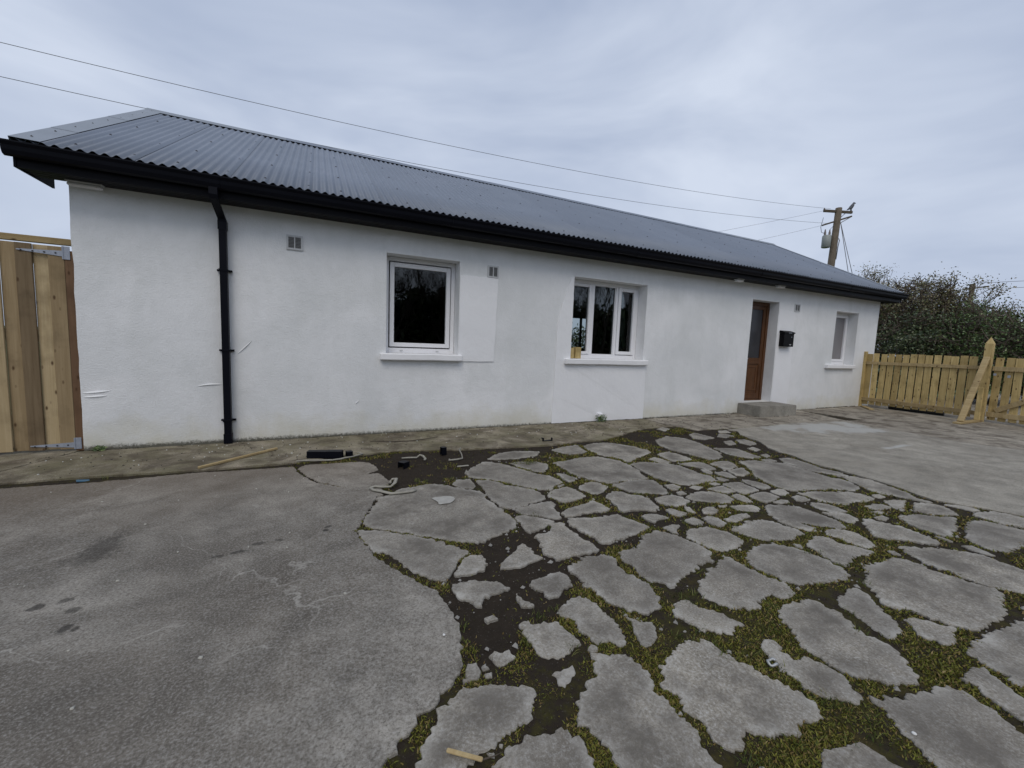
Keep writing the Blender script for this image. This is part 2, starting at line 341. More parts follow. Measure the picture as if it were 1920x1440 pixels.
def beam(name, p0, p1, wdt, thk, m, parent=None, upv=(0, 0, 1), bev=0.003):
    """rectangular timber from p0 to p1: wdt along the side axis, thk along the up axis; origin at p0, length along local Z"""
    p0 = Vector(p0); p1 = Vector(p1); L = (p1-p0).length; zax = (p1-p0).normalized()
    u = Vector(upv); xax = u.cross(zax)
    if xax.length < 1e-4: xax = Vector((1, 0, 0)).cross(zax)
    xax.normalize(); yax = zax.cross(xax)
    bm = bmesh.new(); box_bm(bm, -wdt/2, wdt/2, -thk/2, thk/2, 0, L, bev)
    mm = Matrix((xax, yax, zax)).transposed().to_4x4(); mm.translation = p0
    me = bpy.data.meshes.new(name); bm.normal_update(); bm.to_mesh(me); bm.free(); me.materials.append(m)
    o = bpy.data.objects.new(name, me); o.matrix_world = mm
    loc, rot, sc = mm.decompose(); o.location = loc; o.rotation_euler = rot.to_euler()
    return link(o, parent)
def tube_arrays(pts, rad, n=6, cap=True):
    pts = [Vector(p) for p in pts]; V = []; F = []
    prev = None
    for i, p in enumerate(pts):
        d = (pts[min(i+1, len(pts)-1)] - pts[max(i-1, 0)]).normalized()
        a = Vector((0, 0, 1)) if abs(d.z) < 0.9 else Vector((1, 0, 0))
        x = a.cross(d).normalized() if prev is None else (prev - d*prev.dot(d)).normalized()
        prev = x; y = d.cross(x)
        r = rad[i] if hasattr(rad, '__len__') else rad
        for k in range(n):
            an = 2*math.pi*k/n; V.append(p + x*(r*math.cos(an)) + y*(r*math.sin(an)))
    for i in range(len(pts)-1):
        for k in range(n):
            F.append((i*n+k, i*n+(k+1) % n, (i+1)*n+(k+1) % n, (i+1)*n+k))
    if cap:
        F.append(tuple(range(n))[::-1]); F.append(tuple((len(pts)-1)*n+k for k in range(n)))
    return V, F
def tube(name, pts, rad, m, parent=None, n=6, smooth=True):
    V, F = tube_arrays(pts, rad, n); return mesh(name, V, F, m, parent, smooth)
def extrude_x(name, prof, x0, x1, m, parent=None):
    """closed profile of (y,z) swept along X"""
    n = len(prof); V = [(x0, y, z) for y, z in prof] + [(x1, y, z) for y, z in prof]
    F = [(i, (i+1) % n, n+(i+1) % n, n+i) for i in range(n)] + [tuple(range(n))[::-1], tuple(range(n, 2*n))]
    o = mesh(name, V, F, m, parent)
    bm = bmesh.new(); bm.from_mesh(o.data); bmesh.ops.recalc_face_normals(bm, faces=bm.faces); bm.to_mesh(o.data); bm.free()
    return o
def empty(name, loc, label=None, cat=None, group=None):
    o = bpy.data.objects.new(name, None); o.location = loc; COL.objects.link(o); o.empty_display_size = 0.2
    if label: tag(o, label, cat, group)
    return o
def tag(o, label, cat, group=None):
    o['label'] = label; o['category'] = cat
    if group: o['group'] = group
    return o
def struct(o): o['kind'] = 'structure'; return o
def stuff(o): o['kind'] = 'stuff'; return o
GS = 0.0045
def gz(x): return GS*x
def inpoly(px, py, poly):
    c = np.zeros(len(px), bool); n = len(poly)
    for i in range(n):
        x1, y1 = poly[i]; x2, y2 = poly[(i+1) % n]
        if y1 == y2: continue
        k = ((y1 > py) != (y2 > py)) & (px < (x2-x1)*(py-y1)/(y2-y1)+x1)
        c ^= k
    return c
def vnoise(x, y, s, seed=0.0):
    return noise.noise(Vector((x*s, y*s, seed)))

# ------------------------------------------------------------------ ground
STONES = [[(0.625,-2.131),(0.718,-2.151),(0.84,-2.102),(0.984,-2.166),(1.088,-2.295),(1.22,-2.406),(1.223,-2.529),(1.214,-2.662),(1.241,-2.818),(1.252,-2.939),(1.25,-3.03),(1.218,-3.138),(1.132,-3.17),(1.065,-3.191),(0.938,-3.246),(0.895,-3.255),(0.786,-3.195),(0.715,-3.125),(0.63,-3.053),(0.546,-2.991),(0.463,-2.924),(0.383,-2.863),(0.325,-2.82),(0.276,-2.742),(0.264,-2.696),(0.302,-2.605),(0.351,-2.471),(0.396,-2.386),(0.422,-2.268),(0.495,-2.267),(0.581,-2.178)],
[(0.237,-2.815),(0.321,-2.855),(0.403,-2.901),(0.468,-2.964),(0.545,-3.031),(0.63,-3.106),(0.701,-3.176),(0.753,-3.257),(0.796,-3.339),(0.786,-3.346),(0.703,-3.426),(0.644,-3.507),(0.584,-3.57),(0.539,-3.535),(0.496,-3.484),(0.436,-3.379),(0.39,-3.264),(0.33,-3.158),(0.308,-3.162),(0.273,-3.072),(0.247,-2.981),(0.225,-2.887)],
[(1.056,-2.164),(1.138,-2.08),(1.25,-2.089),(1.23,-2.279),(1.192,-2.332),(1.108,-2.289)],
[(1.264,-1.909),(1.375,-1.779),(1.554,-1.618),(1.644,-1.648),(1.75,-1.796),(1.828,-1.966),(1.906,-2.16),(2.005,-2.258),(2.023,-2.357),(2.007,-2.454),(1.897,-2.514),(1.805,-2.583),(1.724,-2.533),(1.634,-2.422),(1.529,-2.288),(1.432,-2.167),(1.312,-2.096),(1.27,-2.021)],
[(1.284,-2.145),(1.422,-2.193),(1.502,-2.348),(1.592,-2.447),(1.674,-2.554),(1.684,-2.694),(1.664,-2.746),(1.576,-2.771),(1.448,-2.811),(1.349,-2.838),(1.292,-2.796),(1.268,-2.735),(1.253,-2.609),(1.264,-2.471),(1.284,-2.325)],
[(1.645,-1.53),(1.787,-1.386),(1.957,-1.337),(2.133,-1.346),(2.33,-1.423),(2.234,-1.552),(2.046,-1.598),(1.85,-1.576),(1.744,-1.602)],
[(2.526,-1.414),(2.721,-1.325),(2.944,-1.3),(2.896,-1.48),(2.886,-1.599),(2.732,-1.657),(2.603,-1.602),(2.525,-1.508)],
[(3.001,-1.36),(3.187,-1.282),(3.39,-1.287),(3.519,-1.411),(3.621,-1.578),(3.653,-1.793),(3.636,-1.861),(3.463,-1.946),(3.277,-2.019),(3.075,-2.12),(3.074,-1.953),(2.993,-1.84),(2.957,-1.738),(2.951,-1.547)],
[(1.83,-1.748),(1.957,-1.751),(2.105,-1.792),(2.167,-1.898),(2.111,-2.026),(2.002,-2.127),(1.932,-2.07),(1.886,-1.985),(1.846,-1.883)],
[(2.258,-1.889),(2.434,-1.868),(2.63,-1.809),(2.876,-1.846),(2.966,-1.982),(3.005,-2.136),(2.983,-2.319),(2.91,-2.503),(2.866,-2.633),(2.713,-2.611),(2.581,-2.611),(2.452,-2.625),(2.38,-2.57),(2.315,-2.473),(2.255,-2.328),(2.25,-2.194),(2.252,-2.001)],
[(2.101,-2.21),(2.16,-2.263),(2.203,-2.389),(2.136,-2.456),(2.073,-2.469),(2.076,-2.36)],
[(2.112,-2.59),(2.194,-2.549),(2.29,-2.524),(2.336,-2.598),(2.347,-2.686),(2.24,-2.769),(2.136,-2.808),(2.092,-2.754),(2.076,-2.658)],
[(1.778,-2.63),(1.851,-2.591),(1.994,-2.576),(2.019,-2.664),(2.022,-2.803),(1.918,-2.861),(1.825,-2.884),(1.774,-2.876),(1.746,-2.798),(1.721,-2.72)],
[(1.923,-2.523),(2.002,-2.496),(1.997,-2.522),(1.911,-2.56)],
[(1.344,-2.866),(1.449,-2.843),(1.599,-2.812),(1.68,-2.831),(1.643,-2.925),(1.611,-3.015),(1.598,-3.087),(1.568,-3.122),(1.503,-3.061),(1.425,-3.004),(1.347,-2.946)],
[(1.303,-2.977),(1.345,-2.983),(1.416,-3.038),(1.473,-3.113),(1.5,-3.159),(1.442,-3.181),(1.376,-3.214),(1.273,-3.247),(1.249,-3.207),(1.268,-3.123),(1.276,-3.058)],
[(1.65,-3.058),(1.737,-2.991),(1.86,-2.973),(2.015,-2.919),(2.029,-2.98),(2.028,-3.108),(1.959,-3.123),(1.88,-3.104),(1.778,-3.106),(1.689,-3.12),(1.628,-3.107)],
[(1.62,-3.16),(1.688,-3.148),(1.775,-3.199),(1.929,-3.21),(2.032,-3.21),(2.05,-3.311),(2.072,-3.391),(2.1,-3.471),(2.039,-3.498),(1.887,-3.52),(1.824,-3.534),(1.692,-3.536),(1.637,-3.536),(1.64,-3.456),(1.629,-3.383),(1.608,-3.318),(1.606,-3.234)],
[(1.434,-3.236),(1.479,-3.186),(1.542,-3.178),(1.553,-3.214),(1.536,-3.291),(1.538,-3.387),(1.549,-3.495),(1.562,-3.604),(1.499,-3.619),(1.41,-3.61),(1.324,-3.601),(1.27,-3.621),(1.243,-3.576),(1.227,-3.519),(1.258,-3.425),(1.299,-3.326),(1.297,-3.288),(1.393,-3.293)],
[(0.664,-3.526),(0.708,-3.477),(0.748,-3.416),(0.804,-3.391),(0.867,-3.409),(0.867,-3.463),(0.863,-3.507),(0.815,-3.544),(0.743,-3.563),(0.676,-3.558)],
[(1.123,-3.378),(1.155,-3.375),(1.175,-3.443),(1.162,-3.496),(1.184,-3.566),(1.12,-3.575),(1.038,-3.594),(0.97,-3.592),(0.91,-3.575),(0.947,-3.52),(0.986,-3.496),(1.05,-3.452)],
[(0.624,-3.628),(0.705,-3.636),(0.804,-3.672),(0.852,-3.708),(0.882,-3.768),(0.832,-3.783),(0.768,-3.792),(0.732,-3.793),(0.689,-3.845),(0.663,-3.825),(0.663,-3.793),(0.621,-3.748),(0.615,-3.686)],
[(0.994,-3.775),(1.057,-3.745),(1.134,-3.73),(1.203,-3.733),(1.214,-3.785),(1.202,-3.847),(1.193,-3.871),(1.137,-3.875),(1.075,-3.921),(1.026,-3.906),(1.031,-3.853),(1.003,-3.821)],
[(0.875,-3.85),(0.894,-3.823),(0.898,-3.878),(0.935,-3.935),(0.93,-3.951),(0.87,-3.923)],
[(0.677,-3.935),(0.722,-3.932),(0.732,-3.962),(0.696,-3.955),(0.679,-3.964)],
[(0.824,-4.027),(0.857,-4.029),(0.859,-4.058),(0.915,-4.069),(0.964,-4.085),(0.985,-4.144),(0.994,-4.201),(0.985,-4.24),(0.94,-4.241),(0.883,-4.271),(0.827,-4.261),(0.81,-4.228),(0.807,-4.166),(0.801,-4.106)],
[(0.616,-4.154),(0.642,-4.139),(0.658,-4.158),(0.7,-4.153),(0.706,-4.204),(0.674,-4.21),(0.631,-4.222),(0.621,-4.2)],
[(0.504,-4.189),(0.52,-4.16),(0.554,-4.168),(0.553,-4.221),(0.527,-4.242),(0.495,-4.22)],
[(0.562,-4.196),(0.585,-4.184),(0.589,-4.216),(0.564,-4.215)],
[(0.561,-4.236),(0.59,-4.243),(0.58,-4.256),(0.561,-4.248)],
[(1.045,-4.011),(1.113,-3.974),(1.161,-3.96),(1.205,-4.002),(1.214,-4.062),(1.218,-4.143),(1.216,-4.208),(1.197,-4.269),(1.185,-4.304),(1.143,-4.312),(1.12,-4.267),(1.063,-4.265),(1.052,-4.225),(1.058,-4.201),(1.036,-4.165),(1.055,-4.11),(1.051,-4.079),(1.016,-4.043)],
[(1.28,-3.727),(1.369,-3.685),(1.48,-3.661),(1.55,-3.677),(1.575,-3.739),(1.537,-3.816),(1.548,-3.867),(1.568,-3.934),(1.562,-4.042),(1.544,-4.107),(1.53,-4.141),(1.47,-4.173),(1.389,-4.167),(1.34,-4.129),(1.314,-4.096),(1.293,-4.047),(1.285,-3.985),(1.272,-3.929),(1.256,-3.891),(1.276,-3.832),(1.284,-3.765)],
[(1.632,-3.718),(1.685,-3.674),(1.77,-3.678),(1.935,-3.607),(1.995,-3.563),(2.097,-3.549),(2.167,-3.611),(2.173,-3.682),(2.192,-3.755),(2.211,-3.825),(2.197,-3.895),(2.111,-3.953),(2.018,-3.957),(1.892,-3.99),(1.792,-4.035),(1.708,-4.09),(1.677,-4.067),(1.655,-4.026),(1.628,-3.981),(1.611,-3.922),(1.626,-3.861),(1.631,-3.799)],
[(2.355,-3.601),(2.5,-3.618),(2.537,-3.679),(2.566,-3.745),(2.555,-3.828),(2.524,-3.874),(2.418,-3.905),(2.288,-3.886),(2.252,-3.841),(2.247,-3.76),(2.221,-3.684)],
[(2.637,-3.708),(2.759,-3.687),(2.862,-3.666),(2.994,-3.67),(3.057,-3.739),(3.066,-3.822),(3.075,-3.902),(3.033,-3.941),(2.918,-3.95),(2.816,-3.953),(2.692,-3.898),(2.652,-3.831),(2.626,-3.768)],
[(2.353,-4.013),(2.459,-3.996),(2.515,-3.943),(2.616,-3.934),(2.704,-3.965),(2.768,-4.04),(2.787,-4.124),(2.805,-4.203),(2.797,-4.256),(2.781,-4.316),(2.733,-4.378),(2.637,-4.376),(2.545,-4.363),(2.485,-4.345),(2.374,-4.323),(2.338,-4.298),(2.325,-4.258),(2.322,-4.197),(2.307,-4.142),(2.305,-4.089)],
[(1.814,-4.144),(1.927,-4.077),(2.028,-4.026),(2.072,-4.049),(2.154,-3.977),(2.235,-3.974),(2.252,-4.042),(2.245,-4.117),(2.255,-4.177),(2.265,-4.234),(2.292,-4.29),(2.278,-4.34),(2.241,-4.367),(2.155,-4.363),(2.098,-4.325),(1.998,-4.339),(1.965,-4.373),(1.932,-4.378),(1.888,-4.351),(1.837,-4.312),(1.797,-4.268),(1.779,-4.231),(1.77,-4.198)],
[(1.585,-4.192),(1.658,-4.187),(1.669,-4.225),(1.666,-4.261),(1.713,-4.298),(1.737,-4.352),(1.756,-4.39),(1.772,-4.429),(1.722,-4.421),(1.646,-4.445),(1.633,-4.416),(1.606,-4.42),(1.584,-4.38),(1.552,-4.383),(1.549,-4.35),(1.532,-4.302),(1.509,-4.251)],
[(1.293,-4.172),(1.314,-4.197),(1.324,-4.23),(1.38,-4.249),(1.367,-4.284),(1.319,-4.333),(1.267,-4.361),(1.24,-4.35),(1.246,-4.31),(1.271,-4.268),(1.288,-4.219)],
[(0.999,-4.328),(1.037,-4.314),(1.082,-4.35),(1.121,-4.385),(1.138,-4.43),(1.143,-4.474),(1.136,-4.511),(1.102,-4.54),(1.096,-4.569),(1.105,-4.612),(1.103,-4.654),(1.105,-4.695),(1.1,-4.731),(1.079,-4.763),(1.084,-4.796),(1.077,-4.833),(1.069,-4.884),(0.949,-4.879),(0.82,-4.824),(0.816,-4.721),(0.82,-4.675),(0.802,-4.633),(0.797,-4.586),(0.795,-4.551),(0.803,-4.517),(0.831,-4.487),(0.88,-4.457),(0.921,-4.421),(0.957,-4.413),(0.98,-4.376)],
[(1.204,-4.499),(1.25,-4.47),(1.308,-4.437),(1.374,-4.41),(1.439,-4.422),(1.51,-4.441),(1.505,-4.485),(1.512,-4.521),(1.532,-4.562),(1.552,-4.615),(1.558,-4.647),(1.581,-4.702),(1.592,-4.74),(1.605,-4.772),(1.603,-4.807),(1.586,-4.835),(1.538,-4.847),(1.476,-4.839),(1.427,-4.854),(1.362,-4.843),(1.301,-4.809),(1.271,-4.796),(1.232,-4.816),(1.175,-4.811),(1.165,-4.779),(1.165,-4.746),(1.168,-4.713),(1.164,-4.67),(1.16,-4.631),(1.175,-4.597),(1.16,-4.564),(1.169,-4.53)],
[(1.998,-4.45),(2.118,-4.397),(2.173,-4.429),(2.273,-4.435),(2.266,-4.49),(2.293,-4.53),(2.261,-4.579),(2.217,-4.637),(2.208,-4.68),(2.232,-4.735),(2.245,-4.777),(2.226,-4.811),(2.179,-4.844),(2.146,-4.874),(2.13,-4.897),(2.104,-4.91),(2.05,-4.905),(2.018,-4.897),(1.996,-4.865),(1.967,-4.835),(1.921,-4.816),(1.903,-4.791),(1.874,-4.767),(1.877,-4.718),(1.877,-4.659),(1.892,-4.624),(1.909,-4.587),(1.929,-4.542),(1.966,-4.484)],
[(1.695,-4.549),(1.765,-4.532),(1.785,-4.558),(1.778,-4.591),(1.747,-4.592),(1.757,-4.623),(1.765,-4.662),(1.816,-4.667),(1.831,-4.693),(1.843,-4.736),(1.851,-4.775),(1.841,-4.806),(1.816,-4.84),(1.806,-4.862),(1.761,-4.869),(1.732,-4.852),(1.718,-4.83),(1.682,-4.805),(1.665,-4.776),(1.65,-4.754),(1.669,-4.723),(1.657,-4.688),(1.668,-4.651),(1.676,-4.609)],
[(1.83,-4.905),(1.898,-4.906),(1.925,-4.925),(1.946,-4.946),(1.974,-4.93),(2.045,-4.952),(2.131,-4.955),(2.187,-4.974),(2.197,-5.007),(2.185,-5.047),(2.165,-5.099),(2.167,-5.142),(2.151,-5.169),(2.123,-5.208),(1.919,-5.255),(1.703,-5.211),(1.69,-5.146),(1.717,-5.107),(1.74,-5.051),(1.768,-5.006),(1.795,-4.963),(1.809,-4.934)],
[(1.423,-4.933),(1.477,-4.939),(1.537,-4.952),(1.587,-4.961),(1.594,-4.994),(1.598,-5.031),(1.608,-5.061),(1.614,-5.098),(1.499,-5.123),(1.364,-5.065),(1.366,-4.992)],
[(0.454,-4.566),(0.49,-4.556),(0.52,-4.532),(0.553,-4.542),(0.579,-4.522),(0.618,-4.522),(0.635,-4.537),(0.684,-4.552),(0.696,-4.545),(0.723,-4.563),(0.714,-4.583),(0.745,-4.6),(0.751,-4.627),(0.744,-4.665),(0.733,-4.686),(0.712,-4.73),(0.657,-4.738),(0.557,-4.695),(0.594,-4.663)],
[(0.446,-4.28),(0.492,-4.268),(0.535,-4.281),(0.587,-4.303),(0.639,-4.327),(0.681,-4.342),(0.7,-4.376),(0.668,-4.428),(0.629,-4.462),(0.589,-4.459),(0.567,-4.48),(0.523,-4.49),(0.484,-4.501),(0.451,-4.51),(0.427,-4.515),(0.406,-4.524),(0.376,-4.532),(0.332,-4.567),(0.262,-4.568),(0.209,-4.53),(0.245,-4.473),(0.272,-4.456),(0.286,-4.421),(0.312,-4.388),(0.344,-4.346),(0.368,-4.315),(0.405,-4.321),(0.426,-4.306)],
[(0.805,-4.333),(0.846,-4.332),(0.898,-4.33),(0.883,-4.359),(0.85,-4.38),(0.812,-4.402),(0.798,-4.385),(0.809,-4.351)],
[(1.007,-4.279),(1.035,-4.263),(1.049,-4.283),(1.031,-4.299),(1.008,-4.293)],
[(0.505,-4.506),(0.518,-4.51),(0.509,-4.523),(0.501,-4.516)],
[(0.462,-4.519),(0.48,-4.53),(0.472,-4.539),(0.462,-4.529)],
[(0.477,-4.224),(0.501,-4.231),(0.501,-4.242),(0.474,-4.244)],
[(4.178,-1.378),(4.521,-1.258),(4.682,-1.434),(4.65,-1.699),(4.545,-1.945),(4.449,-2.168),(4.318,-2.313),(4.047,-2.356),(4.041,-2.223),(4.025,-2.033),(3.967,-1.867),(4.014,-1.618)],
[(4.979,-1.256),(5.132,-1.194),(5.153,-1.443),(5.139,-1.538),(4.919,-1.537),(4.799,-1.469)],
[(5.275,-1.479),(5.466,-1.362),(5.561,-1.389),(5.571,-1.532),(5.336,-1.564)],
[(5.653,-1.195),(5.823,-1.204),(5.746,-1.334),(5.519,-1.32)],
[(5.079,-1.74),(5.246,-1.729),(5.119,-1.9),(4.966,-1.911),(4.99,-1.832)],
[(5.35,-1.729),(5.482,-1.756),(5.497,-1.866),(5.405,-1.988),(5.236,-2.005),(5.232,-1.876)],
[(4.774,-0.794),(4.973,-0.73),(4.974,-0.865),(4.777,-0.946)],
[(4.598,-1.961),(4.759,-2.011),(4.872,-2.126),(4.808,-2.307),(4.785,-2.464),(4.607,-2.474),(4.522,-2.356),(4.525,-2.192)],
[(5.056,-2.104),(5.192,-2.092),(5.154,-2.214),(5.009,-2.246)],
[(4.878,-2.401),(5.003,-2.393),(4.957,-2.473),(4.836,-2.503)],
[(4.663,-2.558),(4.805,-2.56),(4.812,-2.65),(4.673,-2.646)],
[(4.951,-2.586),(5.109,-2.606),(5.094,-2.751),(5.05,-2.895),(4.999,-3.015),(5.036,-3.158),(4.975,-3.272),(4.849,-3.252),(4.885,-3.179),(4.828,-3.088),(4.776,-2.997),(4.807,-2.854),(4.83,-2.719)],
[(4.34,-2.516),(4.558,-2.545),(4.673,-2.646),(4.798,-2.75),(4.789,-2.907),(4.759,-3.046),(4.749,-3.149),(4.727,-3.26),(4.792,-3.299),(4.745,-3.426),(4.654,-3.543),(4.501,-3.56),(4.419,-3.503),(4.355,-3.452),(4.055,-3.387),(3.929,-3.356),(3.897,-3.304),(3.894,-3.203),(3.917,-3.091),(3.976,-2.969),(4.134,-2.816),(4.259,-2.671)],
[(3.659,-1.963),(3.841,-1.926),(3.888,-2.037),(3.875,-2.169),(3.856,-2.272),(3.712,-2.289),(3.588,-2.248),(3.589,-2.142)],
[(3.379,-2.095),(3.493,-2.055),(3.532,-2.124),(3.534,-2.271),(3.454,-2.305),(3.385,-2.242)],
[(3.056,-2.192),(3.207,-2.171),(3.305,-2.236),(3.439,-2.32),(3.51,-2.421),(3.504,-2.585),(3.498,-2.738),(3.523,-2.812),(3.466,-2.903),(3.331,-2.902),(3.207,-2.918),(3.091,-2.906),(3.033,-2.842),(2.996,-2.755),(2.97,-2.653),(2.977,-2.51),(2.996,-2.359)],
[(3.571,-2.363),(3.73,-2.356),(3.86,-2.378),(3.859,-2.498),(3.82,-2.619),(3.708,-2.636),(3.679,-2.534),(3.618,-2.457)],
[(3.915,-2.478),(4.043,-2.439),(4.227,-2.449),(4.201,-2.532),(4.129,-2.647),(3.965,-2.686),(3.873,-2.673),(3.914,-2.555)],
[(3.894,-2.717),(4.019,-2.704),(4.131,-2.704),(4.034,-2.853),(3.875,-2.901),(3.824,-2.85)],
[(3.679,-2.732),(3.788,-2.717),(3.814,-2.778),(3.758,-2.91),(3.684,-2.9),(3.666,-2.812)],
[(3.628,-2.591),(3.702,-2.616),(3.678,-2.697),(3.608,-2.742),(3.591,-2.685)],
[(3.572,-2.829),(3.604,-2.873),(3.616,-2.94),(3.53,-2.941),(3.509,-2.903)],
[(3.706,-3.002),(3.794,-3.002),(3.833,-3.077),(3.832,-3.196),(3.799,-3.227),(3.669,-3.237),(3.68,-3.142),(3.688,-3.057)],
[(3.451,-3.003),(3.567,-2.999),(3.653,-3.03),(3.643,-3.129),(3.619,-3.233),(3.505,-3.245),(3.397,-3.246),(3.398,-3.167),(3.417,-3.092)],
[(3.703,-3.289),(3.822,-3.277),(3.873,-3.309),(3.813,-3.382),(3.692,-3.403),(3.673,-3.345)],
[(3.39,-3.307),(3.533,-3.282),(3.626,-3.294),(3.634,-3.37),(3.627,-3.418),(3.482,-3.45),(3.392,-3.458),(3.352,-3.415)],
[(3.181,-3.05),(3.301,-3.037),(3.39,-3.04),(3.38,-3.12),(3.373,-3.185),(3.254,-3.177),(3.207,-3.113)],
[(3.335,-2.933),(3.423,-2.949),(3.422,-2.993),(3.341,-2.994)],
[(3.053,-2.963),(3.123,-2.946),(3.191,-2.998),(3.089,-3.031)],
[(2.88,-2.832),(2.975,-2.837),(2.982,-2.924),(2.892,-2.974),(2.85,-2.946)],
[(2.426,-2.672),(2.562,-2.634),(2.702,-2.638),(2.84,-2.67),(2.871,-2.742),(2.809,-2.891),(2.763,-3.007),(2.668,-2.986),(2.559,-2.921),(2.444,-2.862),(2.426,-2.769)],
[(2.159,-2.901),(2.3,-2.816),(2.376,-2.856),(2.391,-2.924),(2.465,-2.963),(2.481,-3.053),(2.456,-3.135),(2.421,-3.221),(2.335,-3.252),(2.274,-3.208),(2.228,-3.181),(2.179,-3.184),(2.099,-3.175),(2.142,-3.087),(2.151,-3.002)],
[(2.551,-3.054),(2.673,-3.05),(2.759,-3.056),(2.787,-3.127),(2.788,-3.21),(2.678,-3.239),(2.596,-3.253),(2.542,-3.211),(2.512,-3.133)],
[(2.843,-3.009),(2.915,-3.009),(2.899,-3.068),(2.81,-3.074)],
[(2.83,-3.131),(2.942,-3.084),(3.072,-3.078),(3.166,-3.125),(3.215,-3.207),(3.174,-3.315),(3.105,-3.349),(3.019,-3.34),(2.953,-3.298),(2.894,-3.249),(2.831,-3.203)],
[(3.234,-3.251),(3.332,-3.236),(3.346,-3.292),(3.287,-3.415),(3.227,-3.405),(3.219,-3.319)],
[(3.455,-3.476),(3.575,-3.468),(3.618,-3.5),(3.578,-3.533),(3.479,-3.519)],
[(3.742,-3.459),(3.826,-3.451),(3.852,-3.511),(3.821,-3.561),(3.722,-3.561),(3.675,-3.532)],
[(2.448,-3.273),(2.509,-3.274),(2.523,-3.341),(2.552,-3.392),(2.455,-3.405),(2.425,-3.365)],
[(2.626,-3.296),(2.67,-3.306),(2.628,-3.401),(2.597,-3.399),(2.592,-3.346)],
[(2.715,-3.382),(2.815,-3.355),(2.87,-3.375),(2.804,-3.455),(2.733,-3.459),(2.68,-3.43)],
[(3.008,-3.404),(3.099,-3.426),(3.207,-3.454),(3.209,-3.521),(3.14,-3.559),(3.06,-3.54),(2.995,-3.485)],
[(2.922,-3.361),(3.012,-3.383),(2.948,-3.414),(2.91,-3.389)],
[(3.281,-3.514),(3.37,-3.514),(3.475,-3.563),(3.551,-3.629),(3.564,-3.705),(3.546,-3.837),(3.512,-3.93),(3.475,-4.006),(3.38,-3.975),(3.333,-3.913),(3.259,-3.855),(3.203,-3.789),(3.131,-3.715),(3.167,-3.63),(3.232,-3.572)],
[(2.182,-3.304),(2.256,-3.302),(2.315,-3.324),(2.353,-3.406),(2.275,-3.395),(2.186,-3.417),(2.175,-3.358)],
[(2.426,-3.479),(2.539,-3.46),(2.54,-3.549),(2.482,-3.581),(2.44,-3.547)],
[(2.593,-3.495),(2.669,-3.485),(2.703,-3.536),(2.689,-3.623),(2.579,-3.652),(2.567,-3.604),(2.583,-3.547)],
[(2.731,-3.565),(2.841,-3.549),(2.921,-3.539),(2.999,-3.558),(2.984,-3.602),(2.878,-3.62),(2.77,-3.635),(2.728,-3.601)],
[(2.186,-3.504),(2.28,-3.496),(2.329,-3.523),(2.256,-3.564),(2.215,-3.629),(2.193,-3.589),(2.189,-3.538)],
[(3.103,-3.733),(3.172,-3.749),(3.219,-3.822),(3.249,-3.922),(3.158,-3.939),(3.123,-3.892),(3.109,-3.817)],
[(3.904,-3.414),(4.048,-3.426),(4.16,-3.466),(4.285,-3.537),(4.411,-3.555),(4.445,-3.648),(4.42,-3.741),(4.273,-3.749),(4.13,-3.721),(3.997,-3.72),(3.955,-3.681),(3.873,-3.604),(3.896,-3.527),(3.907,-3.455)],
[(4.872,-3.277),(5.022,-3.312),(5.048,-3.421),(5.014,-3.551),(4.981,-3.659),(4.923,-3.779),(4.841,-3.88),(4.839,-3.955),(4.834,-3.989),(4.785,-3.935),(4.74,-3.857),(4.71,-3.756),(4.664,-3.686),(4.672,-3.606),(4.752,-3.49),(4.8,-3.383)],
[(4.539,-3.681),(4.621,-3.698),(4.587,-3.763),(4.5,-3.757),(4.476,-3.724)],
[(4.442,-3.811),(4.561,-3.817),(4.656,-3.876),(4.505,-3.928),(4.318,-3.983),(4.321,-3.929)],
[(4.656,-3.937),(4.773,-3.979),(4.799,-4.059),(4.713,-4.161),(4.647,-4.2),(4.525,-4.165),(4.45,-4.095),(4.405,-4.026)],
[(4.866,-4.049),(4.957,-4.094),(5.004,-4.146),(4.992,-4.22),(4.899,-4.208),(4.892,-4.139)],
[(4.168,-4.042),(4.257,-4.045),(4.358,-4.092),(4.433,-4.161),(4.549,-4.214),(4.503,-4.246),(4.282,-4.312),(4.098,-4.346),(4.009,-4.345),(4.001,-4.284),(4.01,-4.21),(4.035,-4.119)],
[(4.835,-4.227),(4.936,-4.254),(5.057,-4.299),(5.111,-4.372),(5.114,-4.435),(5.134,-4.522),(4.879,-4.556),(4.807,-4.511),(4.8,-4.463),(4.747,-4.405),(4.752,-4.33),(4.775,-4.268)],
[(4.392,-4.336),(4.601,-4.293),(4.708,-4.343),(4.72,-4.423),(4.75,-4.525),(4.733,-4.605),(4.548,-4.647),(4.4,-4.598),(4.229,-4.615),(4.102,-4.608),(4.032,-4.574),(4.047,-4.515),(4.066,-4.462),(4.192,-4.398)],
[(3.747,-3.983),(3.84,-3.979),(3.854,-4.061),(3.898,-4.15),(3.873,-4.261),(3.85,-4.333),(3.843,-4.376),(3.781,-4.383),(3.709,-4.332),(3.635,-4.265),(3.544,-4.215),(3.492,-4.164),(3.576,-4.097)],
[(3.623,-3.765),(3.743,-3.798),(3.784,-3.87),(3.725,-3.958),(3.621,-3.971),(3.588,-3.907),(3.618,-3.831)],
[(3.75,-3.604),(3.844,-3.638),(3.872,-3.725),(3.833,-3.831),(3.716,-3.788),(3.679,-3.727),(3.686,-3.657)],
[(4.13,-3.814),(4.264,-3.817),(4.322,-3.862),(4.31,-3.914),(4.165,-3.915),(4.108,-3.873)],
[(4.004,-3.899),(4.109,-3.906),(4.136,-3.948),(4.072,-3.955)],
[(3.919,-3.97),(4.02,-3.977),(4.013,-4.025),(3.929,-4.041),(3.902,-4.003)],
